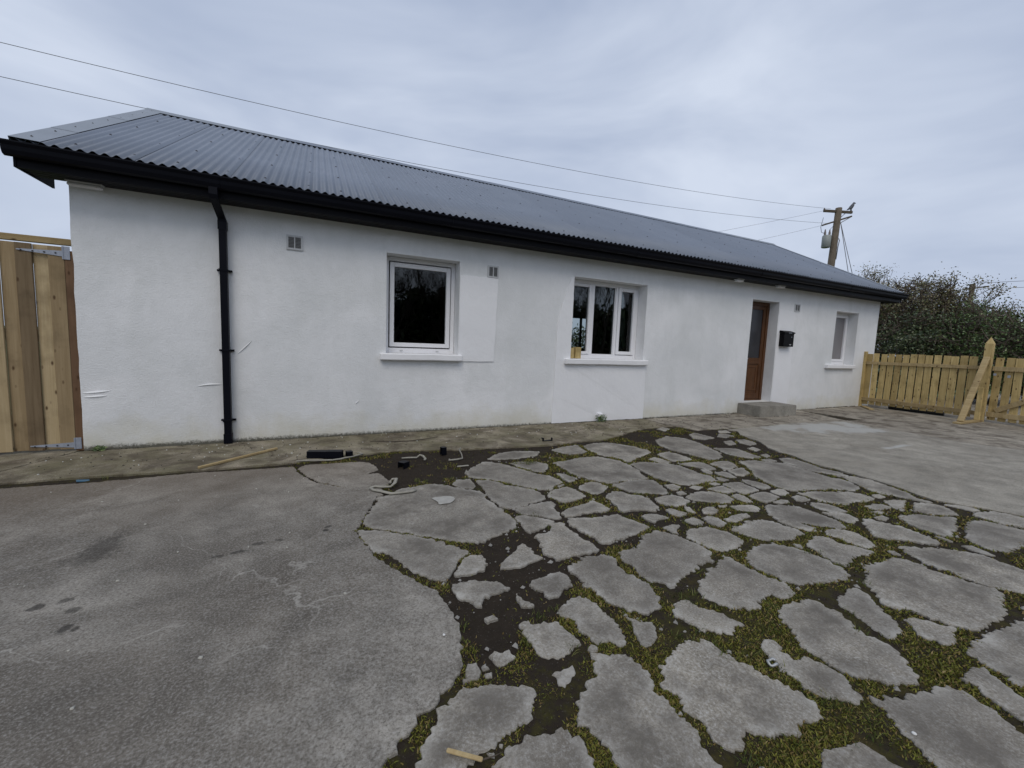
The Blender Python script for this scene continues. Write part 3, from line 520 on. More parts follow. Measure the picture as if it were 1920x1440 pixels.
[(3.937,-4.318),(3.957,-4.357),(3.937,-4.409),(3.92,-4.375)],
[(3.914,-4.456),(3.989,-4.485),(3.965,-4.548),(3.928,-4.603),(3.9,-4.558),(3.902,-4.502)],
[(3.282,-3.962),(3.389,-3.992),(3.443,-4.069),(3.41,-4.138),(3.368,-4.207),(3.323,-4.239),(3.241,-4.215),(3.221,-4.142),(3.226,-4.067),(3.212,-4.027)],
[(2.99,-4.028),(3.101,-4.002),(3.161,-4.06),(3.156,-4.142),(3.195,-4.205),(3.224,-4.271),(3.122,-4.269),(3.033,-4.264),(2.904,-4.284),(2.836,-4.311),(2.831,-4.255),(2.84,-4.196),(2.873,-4.127),(2.894,-4.041)],
[(3.478,-4.299),(3.553,-4.344),(3.577,-4.369),(3.68,-4.409),(3.74,-4.463),(3.82,-4.51),(3.849,-4.582),(3.834,-4.662),(3.84,-4.719),(3.832,-4.807),(3.47,-4.892),(3.458,-4.845),(3.423,-4.798),(3.387,-4.75),(3.367,-4.696),(3.368,-4.624),(3.369,-4.547),(3.36,-4.49),(3.379,-4.442),(3.418,-4.384)],
[(2.947,-4.355),(3.042,-4.352),(3.125,-4.371),(3.25,-4.363),(3.297,-4.41),(3.306,-4.469),(3.285,-4.527),(3.304,-4.598),(3.321,-4.666),(3.338,-4.73),(3.362,-4.774),(3.269,-4.811),(3.159,-4.837),(3.092,-4.867),(2.99,-4.88),(2.872,-4.866),(2.781,-4.875),(2.747,-4.845),(2.708,-4.816),(2.692,-4.767),(2.671,-4.714),(2.654,-4.661),(2.611,-4.635),(2.597,-4.6),(2.653,-4.553),(2.7,-4.498),(2.738,-4.445),(2.876,-4.404)],
[(2.454,-4.463),(2.577,-4.449),(2.624,-4.467),(2.615,-4.507),(2.559,-4.566),(2.535,-4.613),(2.501,-4.654),(2.458,-4.697),(2.428,-4.734),(2.321,-4.745),(2.302,-4.729),(2.319,-4.705),(2.317,-4.673),(2.345,-4.625),(2.333,-4.595),(2.358,-4.56),(2.372,-4.509)],
[(2.541,-4.705),(2.594,-4.718),(2.629,-4.754),(2.641,-4.789),(2.691,-4.822),(2.61,-4.841),(2.558,-4.872),(2.476,-4.86),(2.486,-4.831),(2.457,-4.812),(2.462,-4.78),(2.513,-4.745)],
[(2.519,-4.911),(2.66,-4.926),(2.879,-4.922),(3.078,-4.939),(3.267,-4.989),(2.957,-5.103),(2.651,-5.124),(2.466,-5.091),(2.447,-5.065),(2.48,-5.025),(2.481,-4.987),(2.503,-4.947)],
[(2.284,-4.971),(2.4,-4.973),(2.454,-4.995),(2.414,-5.034),(2.384,-5.082),(2.355,-5.118),(2.29,-5.173),(2.213,-5.168),(2.23,-5.133),(2.242,-5.094),(2.255,-5.052),(2.288,-5.016)],
[(3.326,-4.303),(3.367,-4.326),(3.336,-4.367),(3.305,-4.34)],
[(2.823,-4.014),(2.857,-4.043),(2.822,-4.077),(2.804,-4.046)]]
LEFT = [(-2.229,-1.134),(-1.923,-1.153),(-1.594,-1.173),(-1.029,-1.145),(-0.58,-1.182),(-0.231,-1.212),(-0.204,-1.33),(-0.153,-1.486),(-0.093,-1.638),(-0.049,-1.723),(-0.013,-1.789),(0.079,-1.866),(0.206,-1.975),(0.08,-1.827),(-0.013,-1.722),(-0.041,-1.656),(-0.103,-1.533),(-0.147,-1.428),(-0.177,-1.29),(-0.166,-1.227),(-0.103,-1.18),(0.076,-1.196),(0.222,-1.216),(0.372,-1.221),(0.459,-1.313),(0.503,-1.434),(0.507,-1.554),(0.37,-1.66),(0.493,-1.662),(0.53,-1.721),(0.552,-1.876),(0.567,-1.952),(0.465,-2.087),(0.454,-2.229),(0.414,-2.238),(0.368,-2.375),(0.321,-2.48),(0.296,-2.566),(0.254,-2.692),(0.241,-2.753),(0.217,-2.808),(0.177,-2.808),(0.214,-2.845),(0.208,-2.916),(0.231,-2.995),(0.257,-3.085),(0.267,-3.153),(0.289,-3.222),(0.357,-3.357),(0.42,-3.462),(0.482,-3.586),(0.522,-3.634),(0.535,-3.715),(0.541,-3.814),(0.552,-3.909),(0.55,-3.967),(0.546,-3.997),(0.51,-4.093),(0.502,-4.134),(0.47,-4.175),(0.447,-4.222),(0.384,-4.254),(0.347,-4.292),(0.292,-4.315),(0.264,-4.346),(0.215,-4.367),(0.196,-4.401),(0.169,-4.426),(0.161,-4.44)]
RIGHT = [(5.877,-1.181),(5.972,-1.285),(5.734,-1.51),(5.641,-1.72),(5.617,-1.872),(5.446,-2.087),(5.345,-2.194),(5.276,-2.382),(5.276,-2.529),(5.177,-2.726),(5.12,-2.877),(5.111,-2.955),(5.144,-3.045),(5.115,-3.203),(5.1,-3.389),(5.074,-3.542),(5.024,-3.717),(4.956,-3.844),(4.928,-3.95),(4.971,-4.051),(5.021,-4.14),(5.087,-4.233),(5.125,-4.313),(5.163,-4.422),(5.218,-4.648)]
RTOP = [(8.903,-3.774),(8.97,-3.48),(8.839,-3.221),(8.811,-2.945),(8.781,-2.646),(8.882,-2.277),(8.801,-1.809),(9.168,-1.242),(7.606,-1.094),(6.851,-1.155),(6.226,-1.14)]

terrain = struct(mesh('terrain', [(-900, -900, -0.09), (900, -900, -0.09), (900, 900, -0.09), (-900, 900, -0.09)], [(0, 1, 2, 3)], M_FIELD))

# moss amount over the yard joints: bare soil in the middle, moss to the right and in front
def moss_amt(x, y):
    def blob(cx, cy, rx, ry): return np.exp(-(((x-cx)/rx)**2 + ((y-cy)/ry)**2))
    m = 0.72 + 0*x
    m -= 0.62*blob(0.85, -1.6, 0.75, 0.5)       # silted corner by the footpath
    m -= 0.85*blob(0.82, -3.72, 0.26, 0.36)      # bare middle
    m -= 0.5*blob(0.68, -4.0, 0.14, 0.2)
    m -= 0.7*blob(1.1, -3.45, 0.35, 0.2)
    m -= 0.6*blob(1.62, -3.42, 0.35, 0.22)
    m -= 0.65*blob(2.2, -3.28, 0.4, 0.25)
    m -= 0.5*blob(1.5, -2.9, 0.4, 0.3)
    m -= 0.6*blob(4.75, -1.45, 0.7, 0.45)
    m -= 0.5*blob(5.1, -2.3, 0.3, 0.5)
    m -= 0.5*blob(2.2, -1.25, 1.6, 0.14)
    m -= 0.4*blob(3.3, -3.1, 0.4, 0.2)
    m += 0.2*blob(1.7, -4.7, 0.9, 0.5) + 0.15*blob(2.7, -4.0, 0.8, 0.4)
    return m
STEP = 0.03
gx = np.arange(-3.0, 10.6, STEP*1.0); gy = np.arange(-6.2, -0.7, STEP)
X, Y = np.meshgrid(gx, gy, indexing='ij')
Z = np.empty_like(X)
MO = np.clip(moss_amt(X, Y), 0, 1)
for i in range(X.shape[0]):
    for j in range(X.shape[1]):
        x, y = X[i, j], Y[i, j]
        Z[i, j] = -0.009 + 0.005*vnoise(x, y, 3.1) + 0.004*vnoise(x, y, 14, 3.3)
silt = np.exp(-(((X-0.85)/0.7)**2 + ((Y+1.5)/0.45)**2))
Z += silt*0.009 + GS*X + (MO-0.5)*0.006
nx, ny = X.shape
idx = np.arange(nx*ny).reshape(nx, ny)
F = np.stack([idx[:-1, :-1], idx[1:, :-1], idx[1:, 1:], idx[:-1, 1:]], -1).reshape(-1, 4)
yard = struct(npmesh('yard', np.stack([X, Y, Z], -1).reshape(-1, 3), F, M_DIRT, smooth=True))
at = yard.data.attributes.new('moss', 'FLOAT', 'POINT'); at.data.foreach_set('value', MO.ravel().astype(np.float32))

def rough_outline(poly, step, amp, seed, grow=0.0):
    out = []
    n = len(poly)
    for i in range(n):
        a = Vector(poly[i]); c = Vector(poly[(i+1) % n]); L = (c-a).length
        k = max(1, int(L/step)); nrm = Vector((-(c-a).y, (c-a).x)); nrm = nrm.normalized() if nrm.length else nrm
        for j in range(k):
            p = a.lerp(c, j/k)
            d = vnoise(p.x, p.y, 11, seed)*amp*0.75 + vnoise(p.x, p.y, 34, seed+5)*amp*0.95 + vnoise(p.x, p.y, 80, seed+3)*amp*0.8 + vnoise(p.x, p.y, 5, seed+9)*amp*0.5 - amp*0.25 - max(0, vnoise(p.x, p.y, 27, seed+7)-0.25)*amp*1.6 - grow
            out.append(p + nrm*d)
    return out
def area(poly): return 0.5*sum(poly[i][0]*poly[(i+1) % len(poly)][1]-poly[(i+1) % len(poly)][0]*poly[i][1] for i in range(len(poly)))
def slab(name, poly, m, parent, top=0.0, grow=0.0, thick=0.05, step=0.03, amp=0.008, inset=0.003, seed=0.0, edge=False, tilt=(0, 0)):
    if area(poly) < 0: poly = poly[::-1]
    pts = rough_outline(poly, step, amp, seed, grow); n = len(pts)
    cx = sum(p.x for p in pts)/n; cy = sum(p.y for p in pts)/n
    def z(p): return gz(p.x) + top + (p.x-cx)*tilt[0] + (p.y-cy)*tilt[1]
    def ins(d):
        out = []
        for i in range(n):
            a = pts[i-1]; c = pts[(i+1) % n]; tn = (c-a)
            if tn.length < 1e-6: out.append(pts[i].copy()); continue
            tn.normalize(); out.append(pts[i] + Vector((-tn.y, tn.x))*d)
        return out
    top_ring = ins(inset)
    V = []; F = []
    for ps, dz in ((pts, -thick), (pts, -0.004), (top_ring, 0.0)): V += [(p.x, p.y, z(p)+dz) for p in ps]
    for r in range(2):
        for i in range(n):
            a = r*n+i; c = r*n+(i+1) % n; F.append((a, c, c+n, a+n))
    vals = [1.0]*len(V)
    if edge:
        pa = np.array([(p.x, p.y) for p in top_ring]); lo, hi = pa.min(0), pa.max(0); g_ = 0.05
        gx_, gy_ = np.meshgrid(np.arange(lo[0], hi[0], g_), np.arange(lo[1], hi[1], g_)); gx_ = gx_.ravel(); gy_ = gy_.ravel()
        gx_ = gx_+rng.uniform(-.015, .015, len(gx_)); gy_ = gy_+rng.uniform(-.015, .015, len(gy_))
        d_ = np.sqrt(((gx_[:, None]-pa[None, :, 0])**2+(gy_[:, None]-pa[None, :, 1])**2)).min(1)
        k_ = inpoly(gx_, gy_, [tuple(p) for p in pa]) & (d_ > 0.022)
        inner = [Vector((a, b_)) for a, b_ in zip(gx_[k_], gy_[k_])]
        res = delaunay_2d_cdt(list(top_ring)+inner, [], [list(range(n))], 1, 1e-5)
        o_ = len(V)
        for p in res[0]:
            if len(p): V.append((p.x, p.y, z(p)+0.0015*vnoise(p.x, p.y, 5, seed)))
        dd = np.sqrt(((np.array([(p.x, p.y) for p in res[0]])[:, None, :]-pa[None])**2).sum(-1)).min(1)
        vals += list(np.clip(1-dd/0.05, 0, 1))
        F += [tuple(i+o_ for i in f) for f in res[2]]
    else:
        F.append(tuple(range(2*n, 3*n)))
    o = mesh(name, V, F, m, parent)
    if edge:
        at = o.data.attributes.new('edge', 'FLOAT', 'POINT'); at.data.foreach_set('value', np.array(vals, np.float32))
    return o
for i, s in enumerate(STONES):
    a = abs(area(s)); k = min(1.0, math.sqrt(a)/0.35)
    slab('paving_stone', s, M_STONE, yard, top=0.0005+0.003*random.random(), step=0.0085 if s[0][1] < -3.4 else 0.016, amp=0.016*k+0.004, grow=0.001*k, seed=i*1.7, edge=True,
         tilt=(random.uniform(-.004, .004)*k, random.uniform(-.004, .004)*k))
# the big slabs
left_poly = LEFT + [(0.22, -4.9), (0.1, -5.6), (-0.2, -7), (-0.4, -11), (-9, -11), (-9, -1.02), (-4, -1.09)]
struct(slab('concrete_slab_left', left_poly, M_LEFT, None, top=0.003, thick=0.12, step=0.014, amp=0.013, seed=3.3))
right_poly = RIGHT + [(5.7, -6.5), (6.0, -11), (9.1, -11)] + RTOP
struct(slab('concrete_slab_right', right_poly, M_RIGHT, None, top=0.006, thick=0.12, step=0.05, amp=0.008, seed=5.3))
back_poly = [(9.6, -1.3), (9.21, -1.25), (8.83, -1.81), (8.91, -2.277), (8.81, -2.646), (8.84, -2.945), (8.87, -3.221), (9.0, -3.48), (8.93, -3.774), (9.13, -11), (24, -11), (24, 0.6), (12.9, 0.6), (12.64, -0.02), (9.65, -0.03)]
struct(slab('concrete_slab_back', back_poly, M_BACK, None, top=0.003, thick=0.12, step=0.08, amp=0.01, seed=6.1))
mid_poly = [(6.2, -1.115), (6.85, -1.13), (7.6, -1.07), (9.15, -1.215), (9.62, -0.03), (5.25, -0.03), (5.2, -0.6), (5.35, -1.06)]
struct(slab('footpath_by_the_door', mid_poly, M_BACK, None, top=0.002, thick=0.12, step=0.06, amp=0.008, seed=8.1))
# footpath along the wall, a cross joint near its left end
path1 = [(-2.62, -0.97), (-2.20, -0.03), (3.78, -0.03), (3.95, -0.55), (4.05, -0.95), (3.5, -1.16), (2.6, -1.2), (1.45, -1.09), (0.82, -0.93), (0.38, -0.97), (-0.25, -1.07), (-1.0, -1.075), (-1.77, -1.0), (-2.21, -1.0)]
struct(slab('footpath', path1, M_PATH, None, top=0.012, thick=0.12, step=0.04, amp=0.01, inset=0.006, seed=9.1))
path2 = [(-2.64, -0.96), (-2.235, -0.03), (-2.23, 0.9), (-9, 0.9), (-9, -0.88), (-3.4, -0.97)]
struct(slab('footpath_by_the_gate', path2, M_PATH, None, top=0.010, thick=0.12, step=0.05, amp=0.008, seed=9.7))
path3 = [(3.84, -0.03), (5.2, -0.03), (5.14, -0.6), (5.2, -0.72), (4.6, -0.72), (4.1, -0.9), (3.99, -0.6)]
struct(slab('footpath_by_the_window', path3, M_PATH, None, top=0.006, thick=0.12, step=0.04, amp=0.012, seed=9.9))

# moss and grass in the joints (nobody could count it)
def scatter(n, r0, r1, a0, a1):
    r = np.exp(rng.uniform(math.log(r0), math.log(r1), n)); a = rng.uniform(a0, a1, n)
    return CAM_LOC[0]+r*np.sin(a), CAM_LOC[1]+r*np.cos(a), r
EXCL = [left_poly, right_poly, back_poly, mid_poly, path1, path2, path3] + STONES
def free_mask(x, y):
    ok = np.ones(len(x), bool)
    for p in EXCL:
        pa = np.array(p); lo = pa.min(0); hi = pa.max(0)
        k = np.where(ok & (x > lo[0]) & (x < hi[0]) & (y > lo[1]) & (y < hi[1]))[0]
        if len(k): ok[k[inpoly(x[k], y[k], p)]] = False
    return ok
def blades(name, x, y, z0, h, lean, wd, m, parent=None):
    n = len(x); a = rng.uniform(0, 2*math.pi, n); l = rng.uniform(0, 1, n)*lean*h; b = rng.uniform(0, 2*math.pi, n)
    dx, dy = np.cos(a)*wd/2, np.sin(a)*wd/2; lx, ly = np.cos(b)*l, np.sin(b)*l
    V = np.empty((n, 5, 3))
    V[:, 0] = np.stack([x-dx, y-dy, z0], -1); V[:, 1] = np.stack([x+dx, y+dy, z0], -1)
    V[:, 2] = np.stack([x+dx*.8+lx*.4, y+dy*.8+ly*.4, z0+h*.6], -1); V[:, 3] = np.stack([x-dx*.8+lx*.4, y-dy*.8+ly*.4, z0+h*.6], -1)
    V[:, 4] = np.stack([x+lx, y+ly, z0+h], -1)
    o = np.arange(n)*5
    T = np.concatenate([np.stack([o, o+1, o+2], -1), np.stack([o, o+2, o+3], -1), np.stack([o+3, o+2, o+4], -1)])
    return npmesh(name, V.reshape(-1, 3), T, m, parent)
x, y, r = scatter(760000, 0.75, 9.0, R(-40), R(85))
k = (y < -0.8) & (y > -6.1) & (x > -0.4) & (x < 9.4); x, y, r = x[k], y[k], r[k]
k = free_mask(x, y); x, y, r = x[k], y[k], r[k]
nz = np.array([vnoise(a, b, 2.3, 1.1)*0.5+vnoise(a, b, 7, 2.2)*0.45 for a, b in zip(x, y)])
k = rng.uniform(0, 1, len(x)) < np.clip((moss_amt(x, y) - 0.49 + nz*1.9)*1.8, 0.012, 1)
x, y, r = x[k], y[k], r[k]
sc = 0.75+0.3*r
stuff(blades('joint_moss', x, y, gz(x)-0.009, np.minimum(rng.uniform(0.003, 0.010, len(x))*sc, 0.018), 1.9, 0.0045*sc, M_MOSS))
bpy.data.objects['joint_moss']['label'] = 'yellow green moss growing in the joints between the paving stones'
# taller grass tufts
tx, ty, tr_ = scatter(6000, 0.8, 7.0, R(-30), R(80))
k = (y.min() < ty) & (ty < -0.9) & free_mask(tx, ty); tx, ty, tr_ = tx[k], ty[k], tr_[k]
nz = np.array([vnoise(a, b, 1.7, 7.1) for a, b in zip(tx, ty)])
k = (nz + moss_amt(tx, ty)*0.4) > 0.30; tx, ty, tr_ = tx[k][:150], ty[k][:150], tr_[k][:150]
ex = np.array([(1.86, -1.78), (1.93, -1.80), (2.0, -1.79), (2.06, -1.83), (1.97, -1.85), (2.03, -1.8)]); tx = np.concatenate([tx, np.repeat(ex[:, 0], 3)]); ty = np.concatenate([ty, np.repeat(ex[:, 1], 3)])
q = 26; x = np.repeat(tx, q)+rng.normal(0, 0.016, len(tx)*q); y = np.repeat(ty, q)+rng.normal(0, 0.016, len(tx)*q)
g = stuff(blades('joint_grass', x, y, gz(x)-0.012, rng.uniform(0.008, 0.034, len(x)), 1.3, 0.0035, M_GRASS))
g['label'] = 'short green grass tufts in the joints between the paving stones'
# dark growth along the foot of the wall
n = 4200; x = rng.uniform(-2.15, 12.0, n); x = x[(np.array([vnoise(a, 0, 3.0, 4.4) for a in x]) > -0.15)]
y = -0.006-np.abs(rng.normal(0, 0.012, len(x)))
g = stuff(blades('wall_foot_moss', x, y, gz(x)+0.002, rng.uniform(0.004, 0.016, len(x)), 0.8, 0.008, blade_mat('dark_moss', [(0, (0.02, 0.02, 0.01)), (1, (0.055, 0.05, 0.03))])))
g['label'] = 'dark moss and grit along the foot of the white wall'
# grit and paint flakes on the footpath and slabs
def flakes(name, n, xr, yr, s0, s1, m, label, dz=0.016):
    x = rng.uniform(*xr, n); y = rng.uniform(*yr, n); s = rng.uniform(s0, s1, n)**1.0
    V = np.empty((n, 8, 3)); a = rng.uniform(0, 6.28, n)
    for i, (ux, uy) in enumerate([(-1, -.6), (1, -.5), (.8, .6), (-.9, .5)]):
        px = x+(ux*np.cos(a)-uy*np.sin(a))*s*rng.uniform(.6, 1.1, n); py = y+(ux*np.sin(a)+uy*np.cos(a))*s*rng.uniform(.6, 1.1, n)
        V[:, i] = np.stack([px, py, gz(px)+dz-0.006], -1); V[:, i+4] = np.stack([px, py, gz(px)+dz+s*rng.uniform(0, .5, n)], -1)
    o = np.arange(n)*8
    Fq = np.concatenate([np.stack([o+4, o+5, o+6, o+7], -1)]+[np.stack([o+i, o+(i+1) % 4, o+4+(i+1) % 4, o+4+i], -1) for i in range(4)])
    g = stuff(npmesh(name, V.reshape(-1, 3), Fq, m)); g['label'] = label; return g
flakes('paint_flakes', 90, (-2.4, 4.2), (-0.85, -0.04), 0.003, 0.010, plain('flake_white', (0.5, 0.5, 0.46), 0.8), 'white paint flakes scattered on the footpath')
flakes('grit', 420, (-2.4, 8.5), (-1.0, -0.04), 0.003, 0.009, plain('grit_dark', (0.05, 0.045, 0.035), 0.9), 'dark grit scattered on the footpath')
flakes('slab_litter', 25, (-2.0, 0.2), (-3.9, -1.2), 0.003, 0.008, plain('litter_pale', (0.42, 0.41, 0.36), 0.9), 'pale specks of litter on the left concrete slab', 0.007)
pe = [(rng.uniform(0.4, 4.5), rng.uniform(-4.9, -1.4)) for _ in range(1300)]
px = np.array([p[0] for p in pe]); py = np.array([p[1] for p in pe]); k = free_mask(px, py); px, py = px[k], py[k]
V = []; Fq = []
for a, b_ in zip(px, py):
    s = 0.003+0.017*random.random()**2.5; o = len(V); zc = gz(a)-0.008
    for dx, dy, dz in [(1, 0, 0), (0, 1, 0), (-1, .2, 0), (.1, -1, 0), (0, 0, .8), (0, 0, -.8)]:
        V.append((a+dx*s*random.uniform(.6, 1.1), b_+dy*s*random.uniform(.6, 1.1), zc+dz*s))
    Fq += [(o+i, o+j, o+kk) for i, j, kk in [(0, 1, 4), (1, 2, 4), (2, 3, 4), (3, 0, 4), (1, 0, 5), (2, 1, 5), (3, 2, 5), (0, 3, 5)]]
pb = stuff(mesh('joint_pebbles', V, Fq, plain('pebble', (0.27, 0.26, 0.24), 0.9, vary=0.5, scale=9))); pb['label'] = 'small grey concrete crumbs lying in the soil joints'

# ------------------------------------------------------------------ the house
XL, XR, DEPTH, ZT = -2.177, 12.62, 6.2, 2.64
T = 0.34
house = empty('cottage', ((XL+XR)/2, DEPTH/2, 0.0), 'long low white plastered cottage with grey corrugated roof and black gutters', 'house')
OPEN = [(0.79, 1.763, 1.07, 2.352), (3.625, 5.124, 1.057, 2.346), (7.874, 8.717, 0.25, 2.334), (10.809, 11.731, 1.065, 2.301)]
def wy(x, z): return 0.010*vnoise(x, z, 0.8, 2.0)+0.004*vnoise(x, z, 3.1, 5.0)
def front_wall():
    xs = {round(v, 4) for v in np.linspace(XL, XR, 100)}; zs = {round(v, 4) for v in np.linspace(-0.10, ZT, 22)}
    for a, b_, c_, d in OPEN: xs |= {a, b_}; zs |= {c_, d}
    def prune(s, keep):
        s = sorted(s); out = []
        for v in s:
            if v in keep or all(abs(v-k) > 0.05 for k in keep): out.append(v)
        return out
    xs = prune(xs, {v for o in OPEN for v in o[:2]} | {XL, XR}); zs = prune(zs, {v for o in OPEN for v in o[2:]} | {-0.10, ZT})
    V = []; ix = {}
    def vid(x, z, back=False):
        k = (x, z, back)
        if k not in ix:
            yy = T if back else wy(x, z)
            xo = 0.0
            if not back and x == XL: xo = 0.012*vnoise(z, 0, 3.0, 1.0)+0.010*vnoise(z, 0, 9.0, 2.0)
            ix[k] = len(V); V.append((x+xo, yy, z))
        return ix[k]
    F = []
    for i in range(len(xs)-1):
        for j in range(len(zs)-1):
            mx_, mz = (xs[i]+xs[i+1])/2, (zs[j]+zs[j+1])/2
            if any(a < mx_ < b_ and c_ < mz < d for a, b_, c_, d in OPEN): continue
            q = [(xs[i], zs[j]), (xs[i+1], zs[j]), (xs[i+1], zs[j+1]), (xs[i], zs[j+1])]
            F.append(tuple(vid(*p) for p in q)); F.append(tuple(vid(*p, True) for p in q[::-1]))
    for a, b_, c_, d in OPEN:
        for xe in (a, b_):
            zz_ = [z for z in zs if c_ <= z <= d]
            for z0, z1 in zip(zz_, zz_[1:]):
                q = (vid(xe, z0), vid(xe, z1), vid(xe, z1, True), vid(xe, z0, True)); F.append(q if xe == b_ else q[::-1])
        for ze in (c_, d):
            xx = [x for x in xs if a <= x <= b_]
            for x0, x1 in zip(xx, xx[1:]):
                q = (vid(x0, ze), vid(x1, ze), vid(x1, ze, True), vid(x0, ze, True)); F.append(q if ze == c_ else q[::-1])
    for xe, fl in ((XL, 0), (XR, 1)):
        for z0, z1 in zip(zs, zs[1:]):
            q = (vid(xe, z0), vid(xe, z1), vid(xe, z1, True), vid(xe, z0, True)); F.append(q if fl else q[::-1])
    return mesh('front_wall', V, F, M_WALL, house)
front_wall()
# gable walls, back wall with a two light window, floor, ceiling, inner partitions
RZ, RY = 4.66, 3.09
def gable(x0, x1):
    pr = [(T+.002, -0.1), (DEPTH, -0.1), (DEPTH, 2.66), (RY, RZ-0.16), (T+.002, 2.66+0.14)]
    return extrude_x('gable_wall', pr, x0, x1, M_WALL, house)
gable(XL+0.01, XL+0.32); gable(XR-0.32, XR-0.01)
bm = bmesh.new()
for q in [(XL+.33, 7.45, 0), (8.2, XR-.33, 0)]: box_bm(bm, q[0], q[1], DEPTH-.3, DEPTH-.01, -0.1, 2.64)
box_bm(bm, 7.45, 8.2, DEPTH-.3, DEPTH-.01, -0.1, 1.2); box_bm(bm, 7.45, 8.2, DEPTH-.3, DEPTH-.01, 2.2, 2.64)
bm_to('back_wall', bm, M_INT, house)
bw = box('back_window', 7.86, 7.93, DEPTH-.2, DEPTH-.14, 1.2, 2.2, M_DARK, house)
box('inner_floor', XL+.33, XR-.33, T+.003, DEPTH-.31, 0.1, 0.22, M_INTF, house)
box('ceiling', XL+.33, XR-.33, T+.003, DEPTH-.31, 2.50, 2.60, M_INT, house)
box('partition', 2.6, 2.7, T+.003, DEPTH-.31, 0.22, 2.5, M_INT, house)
box('partition', 6.9, 7.0, 1.9, 2.05, 0.22, 2.5, M_INT, house)
box('partition', 9.6, 9.7, T+.003, DEPTH-.31, 0.22, 2.5, M_INT, house)
box('partition', -0.4, -0.3, T+.003, DEPTH-.31, 0.22, 2.5, M_INT, house)
box('curtain', 5.02, 5.2, 0.50, 0.62, 0.9, 2.4, plain('curtain', (0.3, 0.29, 0.28), 0.9), house, 0.03)
box('counter_cabinet', 4.3, 4.75, 2.6, 3.0, 0.22, 2.3, plain('grey_cabinet', (0.22, 0.22, 0.21), 0.6), house)
# new plaster patches
def patch(outline, thick, name='plaster_patch'):
    n = len(outline)
    bm = bmesh.new()
    V = [(x, wy(x, z)-thick, z) for x, z in outline]+[(x, wy(x, z)+0.02, z) for x, z in outline]
    o = mesh(name, V, [tuple(range(n))]+[(i, i+n, (i+1) % n+n, (i+1) % n) for i in range(n)], M_PATCH, house)
    bm.from_mesh(o.data); bmesh.ops.recalc_face_normals(bm, faces=bm.faces); bm.to_mesh(o.data); bm.free(); return o
def wob(pts, s=0.08, amp=0.004):
    return [(p.x, p.y) for p in rough_outline(pts, s, amp, 2.0)]
patch(wob([(1.768, 0.985), (2.30, 0.99), (2.318, 1.3), (2.322, 1.75), (2.335, 2.175), (2.16, 2.178), (1.768, 2.17)]), 0.013)
patch(wob([(3.33, 0.03), (5.20, 0.03), (5.20, 0.5), (5.188, 0.97), (3.62, 0.97), (3.62, 2.33), (3.56, 2.32), (3.43, 1.9), (3.36, 1.57), (3.35, 0.9)]), 0.014)
patch(wob([(8.74, 0.10), (9.28, 0.10), (9.30, 0.9), (9.27, 1.6), (9.24, 2.17), (8.74, 2.2)]), 0.004)
# old scars in the render
def scar(p0, p1, wd, bow=0.0):
    V = []; F = []; K = 14
    for i in range(K+1):
        s = i/K; x = p0[0]+(p1[0]-p0[0])*s; z = p0[1]+(p1[1]-p0[1])*s+bow*math.sin(math.pi*s)
        ww = wd*math.sin(math.pi*min(1, max(0, s*0.96+0.02)))**0.7; y0 = wy(x, z)
        V += [(x, y0+0.004, z+ww*0.9), (x, y0-0.006*(ww/wd)-0.001, z+ww*0.12), (x, y0-0.011*(ww/wd)-0.001, z-ww*0.25), (x, y0+0.004, z-ww)]
    for i in range(K):
        for k_ in range(3): a = i*4+k_; F.append((a, a+4, a+5, a+1)[::-1])
    mesh('render_scar', V, F, M_WALL, house)
scar((-2.165, 0.592), (-1.95, 0.615), 0.02); scar((-2.165, 0.55), (-1.98, 0.565), 0.016); scar((-1.22, 0.655), (-0.99, 0.675), 0.018, 0.012); scar((-0.84, 1.02), (-0.70, 1.17), 0.016)
scar((0.42, 0.42), (0.46, 0.46), 0.012)
# vents
def vent(x0, x1, z0, z1, two=True):
    yb = wy((x0+x1)/2, (z0+z1)/2)
    bm = bmesh.new(); fr = 0.02
    for q in [(x0, x1, z0, z0+fr), (x0, x1, z1-fr, z1), (x0, x0+fr, z0+fr, z1-fr), (x1-fr, x1, z0+fr, z1-fr), ((x0+x1)/2-.006, (x0+x1)/2+.006, z0+fr, z1-fr)]:
        box_bm(bm, q[0], q[1], yb-.016, yb+.01, q[2], q[3])
    v_ = bm_to('vent', bm, M_VENT, house)
    box('vent_back', x0+fr, x1-fr, yb-.004, yb+.008, z0+fr, z1-fr, M_DARK, v_, 0)
    n = 8
    for i in range(n):
        z = z0+fr+(z1-z0-2*fr)*(i+.5)/n
        beam('louvre', (x0+fr, yb-.010, z), (x1-fr, yb-.010, z), 0.004, 0.009, M_LOUVRE, v_, upv=(0, -.6, 1), bev=0)
vent(-.333, -.163, 2.246, 2.411); vent(2.17, 2.336, 2.182, 2.349); vent(9.22, 9.402, 2.183, 2.344)
